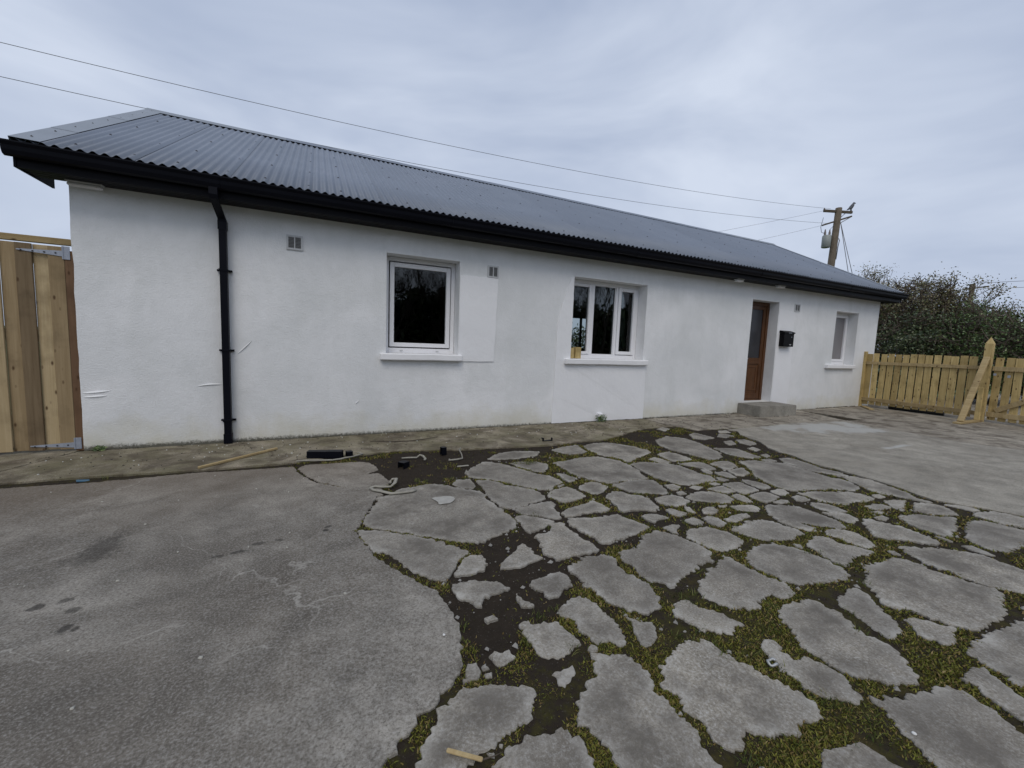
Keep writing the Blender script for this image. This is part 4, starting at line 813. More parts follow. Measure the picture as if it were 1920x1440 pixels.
# windows
FY0, FY1 = 0.205, 0.275
def ringframe(bm, x0, x1, z0, z1, w_, y0, y1, bev=0.004, wt=None, wb=None):
    wt = wt or w_; wb = wb or w_
    box_bm(bm, x0, x0+w_, y0, y1, z0, z1, bev); box_bm(bm, x1-w_, x1, y0, y1, z0, z1, bev)
    box_bm(bm, x0+w_, x1-w_, y0+.001, y1, z0, z0+wb, bev); box_bm(bm, x0+w_, x1-w_, y0+.001, y1, z1-wt, z1, bev)
def sill(x0, x1, z0, z1, y0=-0.075, y1=0.204):
    pts = []
    bm = bmesh.new(); box_bm(bm, x0, x1, y0, y1, z0, z1, 0.012)
    bmesh.ops.subdivide_edges(bm, edges=[e for e in bm.edges if e.calc_length() > 0.5], cuts=10)
    for v_ in bm.verts: v_.co.z += 0.006*vnoise(v_.co.x, v_.co.y, 4.0, 1.0); v_.co.y += 0.004*vnoise(v_.co.x, v_.co.z, 5.0, 6.0)
    return bm
def window(x0, x1, z0, z1, kind):
    w_ = mesh_frame = None
    bm = bmesh.new(); ringframe(bm, x0+.003, x1-.003, z0+.003, z1-.003, 0.055, FY0, FY1, wb=0.07)
    if kind == 2:
        box_bm(bm, 4.115, 4.175, FY0+.001, FY1, z0+.073, z1-.058, .004); box_bm(bm, 4.625, 4.675, FY0+.001, FY1, z0+.073, z1-.058, .004)
    fr = bm_to('window', bm, M_PVC, house)
    def sash(a, b_, c_, d, sw=0.05, g=M_GLASS):
        bm = bmesh.new(); ringframe(bm, a, b_, c_, d, sw, FY0-.012, FY1-.02, .005); bm_to('sash', bm, M_PVC, fr)
        box('pane', a+sw-.004, b_-sw+.004, FY0+.024, FY0+.030, c_+sw-.004, d-sw+.004, g, fr, 0)
    def fixed(a, b_, c_, d, g=M_GLASS):
        box('pane', a, b_, FY0+.030, FY0+.036, c_, d, g, fr, 0)
        bm = bmesh.new(); ringframe(bm, a, b_, c_, d, .012, FY0+.010, FY0+.029, .003); bm_to('bead', bm, M_PVC, fr)
    if kind == 1: sash(0.862, 1.692, 1.158, 2.278, 0.057)
    if kind == 2:
        sash(3.685, 4.112, 1.135, 2.285, 0.045); fixed(4.176, 4.624, 1.13, 2.288); sash(4.68, 5.07, 1.14, 2.285, 0.058)
    if kind == 3: sash(x0+.06, x1-.06, z0+.075, z1-.06, 0.055, M_FROST)
    return fr
w1 = window(*OPEN[0], 1); w2 = window(*OPEN[1], 2); w3 = window(*OPEN[3], 3)
bm_to('sill', sill(0.715, 1.812, 0.985, 1.074), M_SILL, w1); bm_to('sill', sill(3.508, 5.192, 0.972, 1.061), M_SILL, w2); bm_to('sill', sill(10.56, 11.70, 0.978, 1.069), M_SILL, w3)
for xx in (1.0, 1.5): box('drain_cap', xx, xx+.04, FY0-.006, FY0+.002, 1.10, 1.115, M_VENT, w1, 0)
# door
a, b_, c_, d = OPEN[2]
bm = bmesh.new(); ringframe(bm, a+.003, b_-.003, c_+.003, d-.003, 0.07, 0.20, 0.27, .004, wb=.03); door = bm_to('door', bm, M_DOOR, house)
bm = bmesh.new(); ringframe(bm, a+.075, b_-.075, c_+.036, d-.075, 0.085, 0.215, 0.258, .006, wb=0.12); box_bm(bm, a+.16, b_-.16, .216, .257, 1.03, 1.16, .005); bm_to('door_leaf', bm, M_DOOR, door)
box('door_panel', a+.158, b_-.158, .232, .25, .40, 1.035, M_DOOR, door, .002); 
bm = bmesh.new(); ringframe(bm, a+.20, b_-.20, .46, .98, .03, .222, .236, .006); bm_to('panel_moulding', bm, M_DOOR, door)
box('door_pane', a+.158, b_-.158, .236, .242, 1.155, d-.156, M_FROSTD, door, 0)
bm = bmesh.new(); box_bm(bm, a+.115, a+.155, .205, .214, 1.02, 1.22, .004); box_bm(bm, a+.12, a+.25, .165, .18, 1.13, 1.15, .004); box_bm(bm, a+.125, a+.145, .165, .206, 1.128, 1.152, .002); bm_to('door_handle', bm, M_GALV, door)
# eaves
soffit = extrude_x('soffit', [(0.0, ZT), (-.262, ZT), (-.262, ZT+.02), (0.0, ZT+.02)], -2.39, 12.885, M_SOFFIT, house)
for yy in (-.065, -.13, -.195): box('soffit_groove', -2.38, 12.87, yy-.004, yy+.004, ZT-.003, ZT+.002, M_DARK, soffit, 0)
extrude_x('fascia', [(-.264, ZT-.012), (-.284, ZT-.012), (-.284, 2.835), (-.264, 2.835)], -2.395, 12.89, M_SOFFIT, house)
gp = [(-.287, 2.80), (-.287, 2.725), (-.300, 2.707), (-.330, 2.700), (-.358, 2.712), (-.374, 2.745), (-.380, 2.780), (-.398, 2.806), (-.398, 2.818), (-.386, 2.818), (-.372, 2.79), (-.362, 2.75), (-.348, 2.724), (-.328, 2.714), (-.306, 2.718), (-.297, 2.73), (-.297, 2.80)]
gut = extrude_x('gutter', gp, -2.44, 12.97, M_BLACK, house)
endp = [p for p in gp[:9]]
extrude_x('gutter_end', [(-.289, 2.81)]+endp[1:], -2.444, -2.4395, M_BLACK, gut); extrude_x('gutter_end', [(-.289, 2.81)]+endp[1:], 12.9695, 12.974, M_BLACK, gut)
gj = [(y*1.0-.004 if y < -.29 else y, z-.004 if z < 2.8 else z) for y, z in endp]
for xx in (-0.96, 1.6, 4.6, 7.6, 10.6): extrude_x('gutter_joint', [(-.2875, 2.80)]+gj[1:], xx-.06, xx+.06, M_BLACK, gut)
# end boxes of the eaves
for x0, x1 in ((-2.41, -2.393), (12.888, 12.905)):
    extrude_x('eave_end', [(0.3, ZT-.012), (-.29, ZT-.012), (-.29, 2.82), (0.3, 3.12)], x0, x1, M_SOFFIT, house)
# downpipe
def sqtube(name, pts, s, parent):
    V, F = tube_arrays(pts, s*0.7071, 4)
    return mesh(name, V, F, M_BLACK, parent)
def pipe_path(pts, s, name, parent):
    V = []; F = []
    for (x, y, z) in pts: V += [(x-s, y-s, z), (x+s, y-s, z), (x+s, y+s, z), (x-s, y+s, z)]
    for i in range(len(pts)-1):
        for k_ in range(4): F.append((i*4+k_, i*4+(k_+1) % 4, (i+1)*4+(k_+1) % 4, (i+1)*4+k_))
    F.append((3, 2, 1, 0)); n = len(V); F.append((n-4, n-3, n-2, n-1))
    o = mesh(name, V, F, M_BLACK, parent)
    bm = bmesh.new(); bm.from_mesh(o.data); bmesh.ops.recalc_face_normals(bm, faces=bm.faces); bm.to_mesh(o.data); bm.free(); return o
dp = pipe_path([(-.935, -.058, 0.05), (-.935, -.058, 2.44)], .034, 'downpipe', house)
pipe_path([(-.935, -.058, 2.42), (-.937, -.066, 2.47), (-.955, -.315, 2.60), (-.957, -.333, 2.64), (-.957, -.333, 2.71)], .0365, 'swan_neck', dp)
pipe_path([(-.935, -.058, 2.36), (-.935, -.058, 2.45)], .040, 'pipe_socket', dp)
pipe_path([(-.935, -.06, 0.012), (-.935, -.06, 0.12)], .0395, 'pipe_shoe', dp)
for zz_ in (1.933, 1.06, 0.271):
    bm = bmesh.new(); box_bm(bm, -.978, -.892, -.098, -.018, zz_-.012, zz_+.012, .002); box_bm(bm, -1.005, -.865, -.03, 0.012, zz_-.010, zz_+.010, .002); bm_to('pipe_clip', bm, M_BLACK, dp)
# roof
ANG = math.atan2(RZ-2.855, RY+0.30); SL = math.hypot(RZ-2.855, RY+0.30)
RX0, RX1 = -2.385, 12.885
SW = (RX1-RX0)/20; PITCHC = SW/9
deck = extrude_x('roof', [(-.25, 2.79), (RY, RZ-0.06), (2*RY+.25, 2.79), (2*RY+.25, 2.74), (RY, RZ-0.12), (-.25, 2.74)], RX0+.02, RX1-.02, M_SOFFIT, house)
def sheet_mesh():
    K = 9; n = 9*K+5; V = []; F = []
    vs = [0.0, SL*0.33, SL*0.66, SL]
    for th in (0.0, -0.002):
        for j, vv in enumerate(vs):
            for i in range(n):
                u_ = i/(9*K)*SW
                V.append((u_, vv, 0.012*math.cos(2*math.pi*u_/PITCHC)+0.005*u_/SW+th))
    NV = n*len(vs)
    for j in range(len(vs)-1):
        for i in range(n-1):
            q = (j*n+i, j*n+i+1, (j+1)*n+i+1, (j+1)*n+i); F.append(q); F.append(tuple(NV+k_ for k_ in q[::-1]))
    for i in range(n-1): F.append((i+1, i, NV+i, NV+i+1))
    me = bpy.data.meshes.new('roof_sheet'); me.from_pydata(V, [], F); me.update(); me.materials.append(M_ROOF)
    me.polygons.foreach_set('use_smooth', [True]*len(me.polygons))
    return me
SM = sheet_mesh()
def screw_mesh():
    V = []; F = []
    for cx in (0, 4):
        for fr in (0.045, 0.27, 0.5, 0.73, 0.955):
            o = len(V); x = cx*PITCHC; y = fr*SL; z = 0.012+0.005*x/SW
            for k_ in range(6):
                an = k_*math.pi/3; V.append((x+.013*math.cos(an), y+.013*math.sin(an), z-.003))
            for k_ in range(6):
                an = k_*math.pi/3; V.append((x+.007*math.cos(an), y+.007*math.sin(an), z+.008))
            F += [(o+k_, o+(k_+1) % 6, o+6+(k_+1) % 6, o+6+k_) for k_ in range(6)]+[tuple(o+6+k_ for k_ in range(6))]
    me = bpy.data.meshes.new('roof_screws'); me.from_pydata(V, [], F); me.update(); me.materials.append(M_SCREW); return me
SCM = screw_mesh()
for i in range(20):
    s = bpy.data.objects.new('roof_sheet', SM); s.parent = deck; COL.objects.link(s)
    s.location = (RX0+i*SW, -0.30, 2.857+random.uniform(-.001, .001)); s.rotation_euler = (ANG, 0, 0)
    q = bpy.data.objects.new('roof_screws', SCM); COL.objects.link(q); q.parent = deck; q.location = s.location; q.rotation_euler = s.rotation_euler; q['kind'] = 'stuff'
extrude_x('back_roof_sheet', [(RY, RZ), (2*RY+.30, 2.855), (2*RY+.30, 2.85), (RY, RZ-.006)], RX0, RX1, M_ROOF, deck)
sa, ca = math.sin(ANG), math.cos(ANG)
def onroof(v_, h): return (-.30+v_*ca-h*sa, 2.857+v_*sa+h*ca)
ra = [onroof(SL-.16, .016), onroof(SL+.004, .016)]
ridge_prof = [onroof(SL-.09, .018), onroof(SL-.09, .021), onroof(SL-.02, .034), (RY, RZ+.05), (2*RY-onroof(SL-.02, .034)[0], onroof(SL-.02, .034)[1]), (2*RY-onroof(SL-.09, .021)[0], onroof(SL-.09, .021)[1]), (2*RY-onroof(SL-.09, .018)[0], onroof(SL-.09, .018)[1]), (RY, RZ+.045)]
extrude_x('closure_strip', [onroof(SL-.075, -.03), onroof(SL-.075, .017), onroof(SL-.055, .017), onroof(SL-.055, -.03)], RX0+.02, RX1-.02, M_SOFFIT, deck)
xs = np.linspace(RX0-.03, RX1+.03, 9)
for i in range(8): extrude_x('ridge_cap', [(y, z+.002*(i % 2)) for y, z in ridge_prof], xs[i], xs[i+1]+.05, M_FLASH if i < 1 or i > 6 else M_ROOF, deck)
def verge(x0, x1):
    segs = [(-.01, 0.8), (0.76, 2.3), (2.26, SL+.02)]
    for i, (v0, v1) in enumerate(segs):
        hh = .0175+.0025*i
        V = []
        for vv in (v0, v1):
            for xx, h in ((x0, -.14), (x0, hh+.004), (x1, hh), (x1, hh-.002), (x0+.004, hh+.002), (x0+.004, -.14)):
                y_, z_ = onroof(vv, h); V.append((xx, y_, z_))
        n = 6; F = [(k_, (k_+1) % n, n+(k_+1) % n, n+k_) for k_ in range(n)]+[tuple(range(n))[::-1], tuple(range(n, 2*n))]
        o = mesh('verge_flashing', V, F, M_FLASH, deck)
        bm = bmesh.new(); bm.from_mesh(o.data); bmesh.ops.recalc_face_normals(bm, faces=bm.faces); bm.to_mesh(o.data); bm.free()
    V = []; F = []
    for k_ in range(9):
        y_, z_ = onroof(.15+k_*.45, .02); o = len(V); xx = x0*.55+x1*.45
        for an in range(6): V.append((xx+.012*math.cos(an*math.pi/3), y_+.012*math.sin(an*math.pi/3)*ca, z_+.012*math.sin(an*math.pi/3)*sa))
        V.append((xx, onroof(.15+k_*.45, .032)[0], onroof(.15+k_*.45, .032)[1])); F += [(o+an, o+(an+1) % 6, o+6) for an in range(6)]
    stuff(mesh('verge_screws', V, F, M_SCREW, deck))
verge(RX0-.035, RX0+.165); verge(RX1+.035, RX1-.10)
# lights under the eaves (unlit)
def soffit_light(x, y, l, wd, label):
    e = empty('eave_light', (x, y, ZT-.03), label, 'light', 'small lights under the eaves')
    box('lamp_base', x-l/2, x+l/2, y-wd/2, y+wd/2, ZT-.014, ZT-.0005, M_VENT, e, .003); box('lamp_lens', x-l/2+.008, x+l/2-.008, y-wd/2+.006, y+wd/2-.006, ZT-.05, ZT-.0145, M_LENS, e, .012)
soffit_light(-2.03, -.06, .27, .07, 'long white bulkhead light under the eaves at the left corner'); soffit_light(7.2, -.16, .17, .11, 'small white eave light left of the brown door'); soffit_light(8.47, -.14, .19, .11, 'small white eave light above the brown door')
# door step
stp = mesh('door_step', [(7.665, -.50, 0.02), (8.735, -.545, 0.02), (8.745, -.005, 0.02), (7.69, -.005, 0.02), (7.672, -.495, .245), (8.73, -.538, .25), (8.74, -.004, .252), (7.69, -.004, .247)],
     [(3, 2, 1, 0), (4, 5, 6, 7), (0, 1, 5, 4), (1, 2, 6, 5), (2, 3, 7, 6), (3, 0, 4, 7)], M_STEP)
bm = bmesh.new(); bm.from_mesh(stp.data); bmesh.ops.bevel(bm, geom=bm.edges[:], offset=.008, segments=2, affect='EDGES'); bm.to_mesh(stp.data); bm.free()
tag(stp, 'grey concrete step in front of the brown front door', 'step')
# letter box
mb = empty('letter_box', (8.97, -.05, 1.42), 'black metal letter box on the white wall right of the door', 'letter box')
M_BOX = plain('black_box_paint', (0.005, 0.005, 0.006), 0.5, spec=0.12, vary=0.2)
box('box_body', 8.805, 9.14, -.105, .0, 1.425, 1.705, M_BOX, mb, .006)
extrude_x('box_lid', [(0.0, 1.755), (-.02, 1.76), (-.118, 1.725), (-.118, 1.700), (-.112, 1.700), (-.106, 1.7085), (0.0, 1.7085)], 8.795, 9.15, M_BOX, mb)
box('lid_handle', 8.93, 9.03, -.124, -.118, 1.705, 1.716, M_GALV, mb, .001); box('box_lock', 9.045, 9.065, -.11, -.105, 1.62, 1.635, M_GALV, mb, .001)
box('name_plate', 9.0, 9.06, -.1075, -.105, 1.46, 1.475, M_VENT, mb, 0)
# white waste stub under the middle window and the weed growing at it
stub = bm_to('waste_pipe_stub', (lambda bm: (box_bm(bm, 4.20, 4.29, -.07, 0.0, .105, .165, .006), bm)[1])(bmesh.new()), M_PVC, None)
tag(stub, 'white waste pipe stub low on the wall under the middle window', 'pipe')
def weed(loc, n, h, label, name='wall_weed'):
    V = []; F = []
    for i in range(n):
        a = random.uniform(0, 6.28); r_ = random.uniform(0, 1)**.7*h*.75; zz = random.uniform(.05, 1)*h*(1-.4*r_/h); s = random.uniform(.012, .024)
        c0 = Vector((loc[0]+math.cos(a)*r_*1.1, loc[1]-abs(math.sin(a))*r_*.7-.01, loc[2]+zz)); d1 = Vector((random.gauss(0, 1), random.gauss(0, 1), random.gauss(0, .5))).normalized(); d2 = d1.orthogonal().normalized()
        o = len(V); V += [c0-d1*s, c0+d2*s*.45, c0+d1*s, c0-d2*s*.45]; F.append((o, o+1, o+2, o+3))
    e = empty(name, loc, label, 'plant'); mesh('leaves', V, F, M_LEAF_C, e)
    for i in range(9):
        a = random.uniform(0, 3.14); tube('stem', [loc, (loc[0]+math.cos(a)*h*.3, loc[1]-.02, loc[2]+h*.5), (loc[0]+math.cos(a)*h*.7, loc[1]-.03-.03*math.sin(a), loc[2]+h*random.uniform(.6, 1))], [.002, .0015, .001], M_TWIG, e, 4)
weed((4.26, -.03, gz(4.26)), 150, .15, 'small green weed at the wall foot under the middle window')
weed((-2.05, -.03, gz(-2.05)), 70, .07, 'small green weed at the wall foot by the tall gate')
# timber offcuts on the middle sill
for i, (xx, ww, hh) in enumerate(((3.655, .105, .165), (3.785, .115, .18))):
    o = box('timber_offcut', -ww/2, ww/2, -.04, .04, 0, hh, M_PICKET, None, .003); o.location = (xx, .06, 1.065); o.rotation_euler = (0, 0, .12*i)
    tag(o, ['left one of two short timber offcuts standing on the middle window sill', 'right one of two short timber offcuts standing on the middle window sill'][i], 'timber', 'timber offcuts on the sill')

# ------------------------------------------------------------------ tall gate at the left
gate = empty('board_gate', (-2.75, .04, 0), 'tall close boarded wooden gate left of the white wall', 'gate')
edges = [-2.247, -2.360, -2.474, -2.586, -2.700, -2.812, -2.925, -3.04, -3.15, -3.26, -3.37]
gm = None
for i in range(len(edges)-1):
    x1, x0 = edges[i], edges[i+1]
    ww = x1-x0+.003; top = 2.03+random.uniform(-.008, .008)
    bm = bmesh.new(); box_bm(bm, -ww/2, ww/2, -.011, .011, 0, top-.02, .003)
    o = bm_to('board', bm, [M_GATE, M_GATE_PALE, M_GATE_DARK, M_GATE, M_GATE_PALE, M_GATE, M_GATE_DARK, M_GATE, M_GATE, M_GATE][i], gate); o.location = Vector(((x0+x1)/2, .04+(.012 if i % 2 else -.012), .02))-gate.location; o.rotation_euler = (0, random.uniform(-.002, .002), 0)
for zz in (.25, 1.1, 1.85): box('ledger', -3.38, -2.26, .066, .105, zz, zz+.12, M_RAILX, gate)
def t_hinge(z, pl0, pl1):
    hb = mesh('hinge', [(-2.572, .010, z+.004), (-2.572, .010, z+.014), (-2.25, .010, z+.03), (-2.25, .010, z-.024), (-2.572, .0155, z+.004), (-2.572, .0155, z+.014), (-2.25, .0155, z+.03), (-2.25, .0155, z-.024)],
       [(0, 3, 2, 1), (4, 5, 6, 7), (0, 1, 5, 4), (1, 2, 6, 5), (2, 3, 7, 6), (3, 0, 4, 7)], M_GALV, gate)
    box('hinge_plate', -2.249, -2.20, .012, .018, pl0, pl1, M_GALV, hb, .001)
    V, F = tube_arrays([(-2.25, .014, pl0), (-2.25, .014, pl1)], .008, 8); mesh('hinge_pin', V, F, M_GALV, hb)
    for bx in (-2.54, -2.46, -2.38, -2.30): box('bolt_head', bx-.006, bx+.006, .005, .010, z-.002, z+.010, M_SCREW, hb, .001)
t_hinge(1.955, 1.905, 2.03); t_hinge(.06, .02, .135)
# rough edged post between gate and wall
bm = bmesh.new(); box_bm(bm, -2.243, -2.16, .020, .12, 0, 1.99)
bmesh.ops.subdivide_edges(bm, edges=[e for e in bm.edges if e.calc_length() > 1], cuts=40)
for v_ in bm.verts:
    if v_.co.x > -2.2: v_.co.x += .012*vnoise(v_.co.z, 1, 6.0)
gp_ = bm_to('gate_post', bm, wood('rough_post', (0.16, 0.09, 0.05), (0.26, 0.16, 0.09), 'Z'), None); tag(gp_, 'rough brown timber post between the tall gate and the wall corner', 'post')
beamo = box('gate_lintel', -3.6, -2.30, .56, .62, 2.12, 2.185, M_RAILX, None); tag(beamo, 'horizontal timber rail above and behind the tall gate', 'rail')
for xx in (-3.5,):
    o = box('lintel_post', xx-.05, xx+.05, .625, .72, 0, 2.185, M_PICKET, None); tag(o, 'timber post carrying the rail behind the tall gate', 'post')

# ------------------------------------------------------------------ picket fence and gate at the right
FX = 12.2
fence = empty('picket_fence', (FX, -1.0, .05), 'low picket fence running from the white house corner to the pointed post', 'fence')
def picket(parent, y, wd, z0, z1, x=FX+.03):
    bm = bmesh.new(); box_bm(bm, -.010, .010, -wd/2, wd/2, 0, z1-z0, .002); o = bm_to('picket', bm, M_PICKET, parent)
    o.location = Vector((x+random.uniform(-.003, .003), y, z0))-parent.location; o.rotation_euler = (random.uniform(-.012, .012), 0, random.uniform(-.03, .03))
yy = -.10
while yy > -1.98:
    picket(fence, yy, random.uniform(.110, .118), .125+random.uniform(-.01, .01), 1.365+random.uniform(-.012, .012)); yy -= .1365
beam('rail', (FX, -.03, 1.135), (FX, -2.03, 1.147), .036, .07, M_RAILY, fence); beam('rail', (FX, -.03, .25), (FX, -2.03, .215), .036, .085, M_RAILY, fence)
box('end_post', FX-.045, FX+.045, -.045, .03, .05, 1.41, M_PICKET, fence, .004)
pp = empty('pointed_post', (FX-.02, -2.09, .055), 'pointed square timber post with a leaning brace beside the picket fence', 'post')
V = []; s = .055; x0 = FX-.03; y0 = -2.09
for (dx, dy) in ((-1, -1), (1, -1), (1, 1), (-1, 1)): V.append((x0+dx*s, y0+dy*s, .055))
for (dx, dy) in ((-1, -1), (1, -1), (1, 1), (-1, 1)): V.append((x0+dx*s, y0+dy*s, 1.63))
V.append((x0, y0, 1.765))
mesh('post_shaft', V, [(3, 2, 1, 0), (0, 1, 5, 4), (1, 2, 6, 5), (2, 3, 7, 6), (3, 0, 4, 7), (4, 5, 8), (5, 6, 8), (6, 7, 8), (7, 4, 8)], M_PICKET, pp)
beam('brace', (11.27, -2.10, .09), (FX-.09, -2.09, 1.36), .095, .055, M_RAILX, pp, bev=.008)
beam('base_board', (11.10, -2.105, .072), (FX-.08, -2.10, .075), .11, .035, M_RAILX, pp)
box('upright_stud', FX-.20, FX-.15, -2.135, -2.06, .095, .75, M_PICKET, pp)
rg = empty('picket_gate', (FX, -3.0, .05), 'picket gate with a diagonal brace right of the pointed post', 'gate')
yy = -2.23
while yy > -4.3:
    picket(rg, yy, .108, .10+random.uniform(-.008, .008), 1.36+random.uniform(-.012, .012)); yy -= .142
beam('rail', (FX, -2.165, 1.138), (FX, -4.3, 1.138), .036, .085, M_RAILY, rg); beam('rail', (FX, -2.165, .22), (FX, -4.3, .215), .036, .1, M_RAILY, rg)
beam('gate_brace', (FX-.005, -2.28, .30), (FX-.005, -3.5, 1.10), .034, .09, M_RAILY, rg)
box('latch', FX-.03, FX-.018, -2.23, -2.19, 1.0, 1.045, M_GALV, rg, .002); box('gate_bolt', FX-.03, FX-.018, -2.42, -2.38, .97, 1.02, M_GALV, rg, .002)
o = beam('loose_batten', (12.05, -.15, .075), (11.55, -.55, .075), .09, .03, M_RAILX); tag(o, 'short loose batten on the concrete at the fence foot by the house corner', 'timber')
tb = tube('black_pipe', [(12.32, -.55, .11), (12.34, -.9, .105), (12.33, -1.25, .105), (12.36, -1.5, .10)], .05, M_RUBBER, None, 8); tag(tb, 'black pipe lying on the ground under the picket fence', 'pipe')
# ------------------------------------------------------------------ litter on the yard
o = beam('wood_batten', (-1.0, -1.06, gz(-1)+.026), (-.42, -.52, gz(-.4)+.026), .028, .022, M_RAILX); tag(o, 'thin timber batten lying on the footpath below the downpipe', 'timber')
def hollow_box(name, c0, L, wd, h, rz, label, cat, th=.004, joint=False):
    e = empty(name, c0, label, cat)
    bm = bmesh.new()
    for q in [(0, L, 0, wd, 0, th), (0, L, 0, wd, h-th, h), (0, L, 0, th, th, h-th), (0, L, wd-th, wd, th, h-th)]: box_bm(bm, *q)
    o = bm_to('pipe_wall', bm, M_BLACK, None); o.parent = e
    if joint:
        bm = bmesh.new(); box_bm(bm, L*.55, L*.99, -.004, wd+.004, -.0005, h+.004, .002); q = bm_to('pipe_coupler', bm, M_BLACK, None); q.parent = e
    e.rotation_euler = (0, 0, rz); return e
hollow_box('pipe_offcut', (-.12, -.98, gz(0)+.012), .34, .075, .07, R(-18), 'long black square pipe offcut lying on the yard near the batten', 'pipe offcut', joint=True)
hollow_box('pipe_fitting', (.26, -1.04, .012), .06, .06, .052, R(12), 'small black pipe fitting just right of the long black offcut', 'pipe fitting')
hollow_box('pipe_fitting', (1.22, -1.24, .004), .055, .055, .085, R(8), 'upright black pipe fitting standing furthest right on the bare soil', 'pipe fitting')
hollow_box('pipe_fitting', (.74, -1.60, -.004), .085, .075, .065, R(38), 'open ended black pipe fitting on the soil nearest the big stone', 'pipe fitting')
bm = bmesh.new(); box_bm(bm, 2.60, 2.74, -1.05, -1.02, .024, .034, .002); box_bm(bm, 2.60, 2.612, -1.05, -1.02, .035, .07, .002); box_bm(bm, 2.728, 2.74, -1.05, -1.02, .035, .065, .002); box_bm(bm, 2.585, 2.60, -1.05, -1.02, .06, .072, .001)
tag(bm_to('pipe_bracket', bm, M_BLACK), 'black U shaped pipe bracket lying on the footpath', 'bracket')
def ribbon(name, pts, wd, label, m=M_RAG, cat='rag'):
    V = []; F = []
    for i, p in enumerate(pts):
        p = Vector(p); d = (Vector(pts[min(i+1, len(pts)-1)])-Vector(pts[max(i-1, 0)])).normalized(); s_ = d.cross(Vector((0, 0, 1)))
        s_ = s_.normalized() if s_.length > 1e-3 else Vector((1, 0, 0)); ww = wd*random.uniform(.7, 1.2)
        for k_, off in enumerate((-1, -.4, .4, 1)):
            V.append(p+s_*off*ww/2+Vector((0, 0, .006*random.random()+(.010 if abs(off) < .5 else 0))))
        V.append(p-Vector((0, 0, .004)))
    n = 5
    for i in range(len(pts)-1):
        for k_ in range(n): F.append((i*n+k_, i*n+(k_+1) % n, (i+1)*n+(k_+1) % n, (i+1)*n+k_))
    F += [tuple(range(n))[::-1], tuple((len(pts)-1)*n+k_ for k_ in range(n))]
    return tag(mesh(name, V, F, m, None, True), label, cat)
def P(x, y, h=.010): return (x, y, gz(x)+h)
ribbon('rag_strip', [P(.72, -2.24), P(.68, -2.27), P(.60, -2.27), P(.52, -2.26), P(.46, -2.19), P(.40, -2.13), P(.38, -2.08), P(.42, -2.05), P(.47, -2.08), P(.54, -2.10), P(.58, -2.07, .03), P(.60, -2.02, .05), P(.57, -1.97, .03), P(.55, -2.0)], .032, 'crumpled dirty white rag strip on the crack by the big stone')
ribbon('plastic_strip', [P(-.21, -1.06), P(-.1, -1.07), P(.02, -1.10), P(.12, -1.13), P(.20, -1.11), P(.24, -1.08), P(.30, -1.06), P(.37, -1.02), P(.42, -.98), P(.40, -.93), P(.37, -.92)], .014, 'thin pale plastic strip lying around the black pipe offcut', cat='plastic strip')
ribbon('plastic_scrap', [P(.78, -1.27), P(.85, -1.28), P(.93, -1.29), P(.97, -1.27, .03), P(1.0, -1.30, .02), P(1.01, -1.36), P(.99, -1.40)], .026, 'crumpled pale plastic scrap on the bare soil between two black fittings', cat='plastic scrap')
ribbon('plastic_hook', [P(1.22, -1.50), P(1.31, -1.50), P(1.38, -1.47), P(1.40, -1.38, .03), P(1.40, -1.30, .05), P(1.43, -1.24, .06), P(1.40, -1.24, .04)], .014, 'pale hook shaped plastic strip right of the upright black fitting', cat='plastic strip')
o = beam('white_lath', (1.25, -1.70, .010), (1.37, -1.70, .010), .022, .010, M_RAG); tag(o, 'short pale lath on the soil in front of the hook shaped strip', 'lath')
o = tube('twig', [P(.55, -.45, .022), P(.75, -.52, .02), P(.98, -.56, .02), P(1.2, -.52, .022), P(1.38, -.46, .024)], [.004, .006, .006, .005, .003], M_TWIG, None, 5); tag(o, 'thin curved brown twig on the footpath', 'twig')
e = empty('wood_splinter', (.40, -4.51, .01), 'pale splinter of wood on the nearest stone at the bottom edge', 'splinter')
beam('splinter_body', (.345, -4.475, .016), (.435, -4.545, .016), .014, .009, M_RAILX, e); tube('splinter_tail', [(.435, -4.545, .016), (.47, -4.55, .018), (.50, -4.545, .014)], [.003, .002, .001], M_TWIG, e, 4)
V, F = tube_arrays([(1.655+.020*math.cos(a_), -4.63+.015*math.sin(a_), .010+.004*math.sin(3*a_)) for a_ in np.linspace(0, 5.2, 16)], .006, 6); tag(mesh('crushed_lid', V, F, M_ALU, None, True), 'crushed silver metal lid in the moss between near stones', 'lid')
o = box('blue_scrap', -.04, .04, -.02, .02, 0, .012, M_BLUE, None, .004); o.location = (-1.78, -1.07, -.02); o.rotation_euler = (.1, .2, .5); tag(o, 'small blue plastic scrap in the joint at the left', 'scrap')
def pebble(loc, s, m, label):
    bm = bmesh.new(); bmesh.ops.create_icosphere(bm, subdivisions=2, radius=s)
    for v_ in bm.verts: v_.co *= 1+.25*noise.noise(v_.co*40/s*.02+Vector((loc[0], loc[1], 0))); v_.co.z *= .6
    o = bm_to('pebble', bm, m, None, True); o.location = loc; tag(o, label, 'pebble')
M_WP = plain('white_stone', (0.66, 0.66, 0.64), 0.7)
pebble((1.79, -5.02, .012), .007, M_WP, 'white pebble on the large stone at the lower right')
pebble((.475, -3.98, .010), .006, M_WP, 'small white pebble on the near stone left of the mossy joint')
pebble((1.42, -4.15, .002), .010, M_WP, 'small white pebble in the moss left of the long stone')
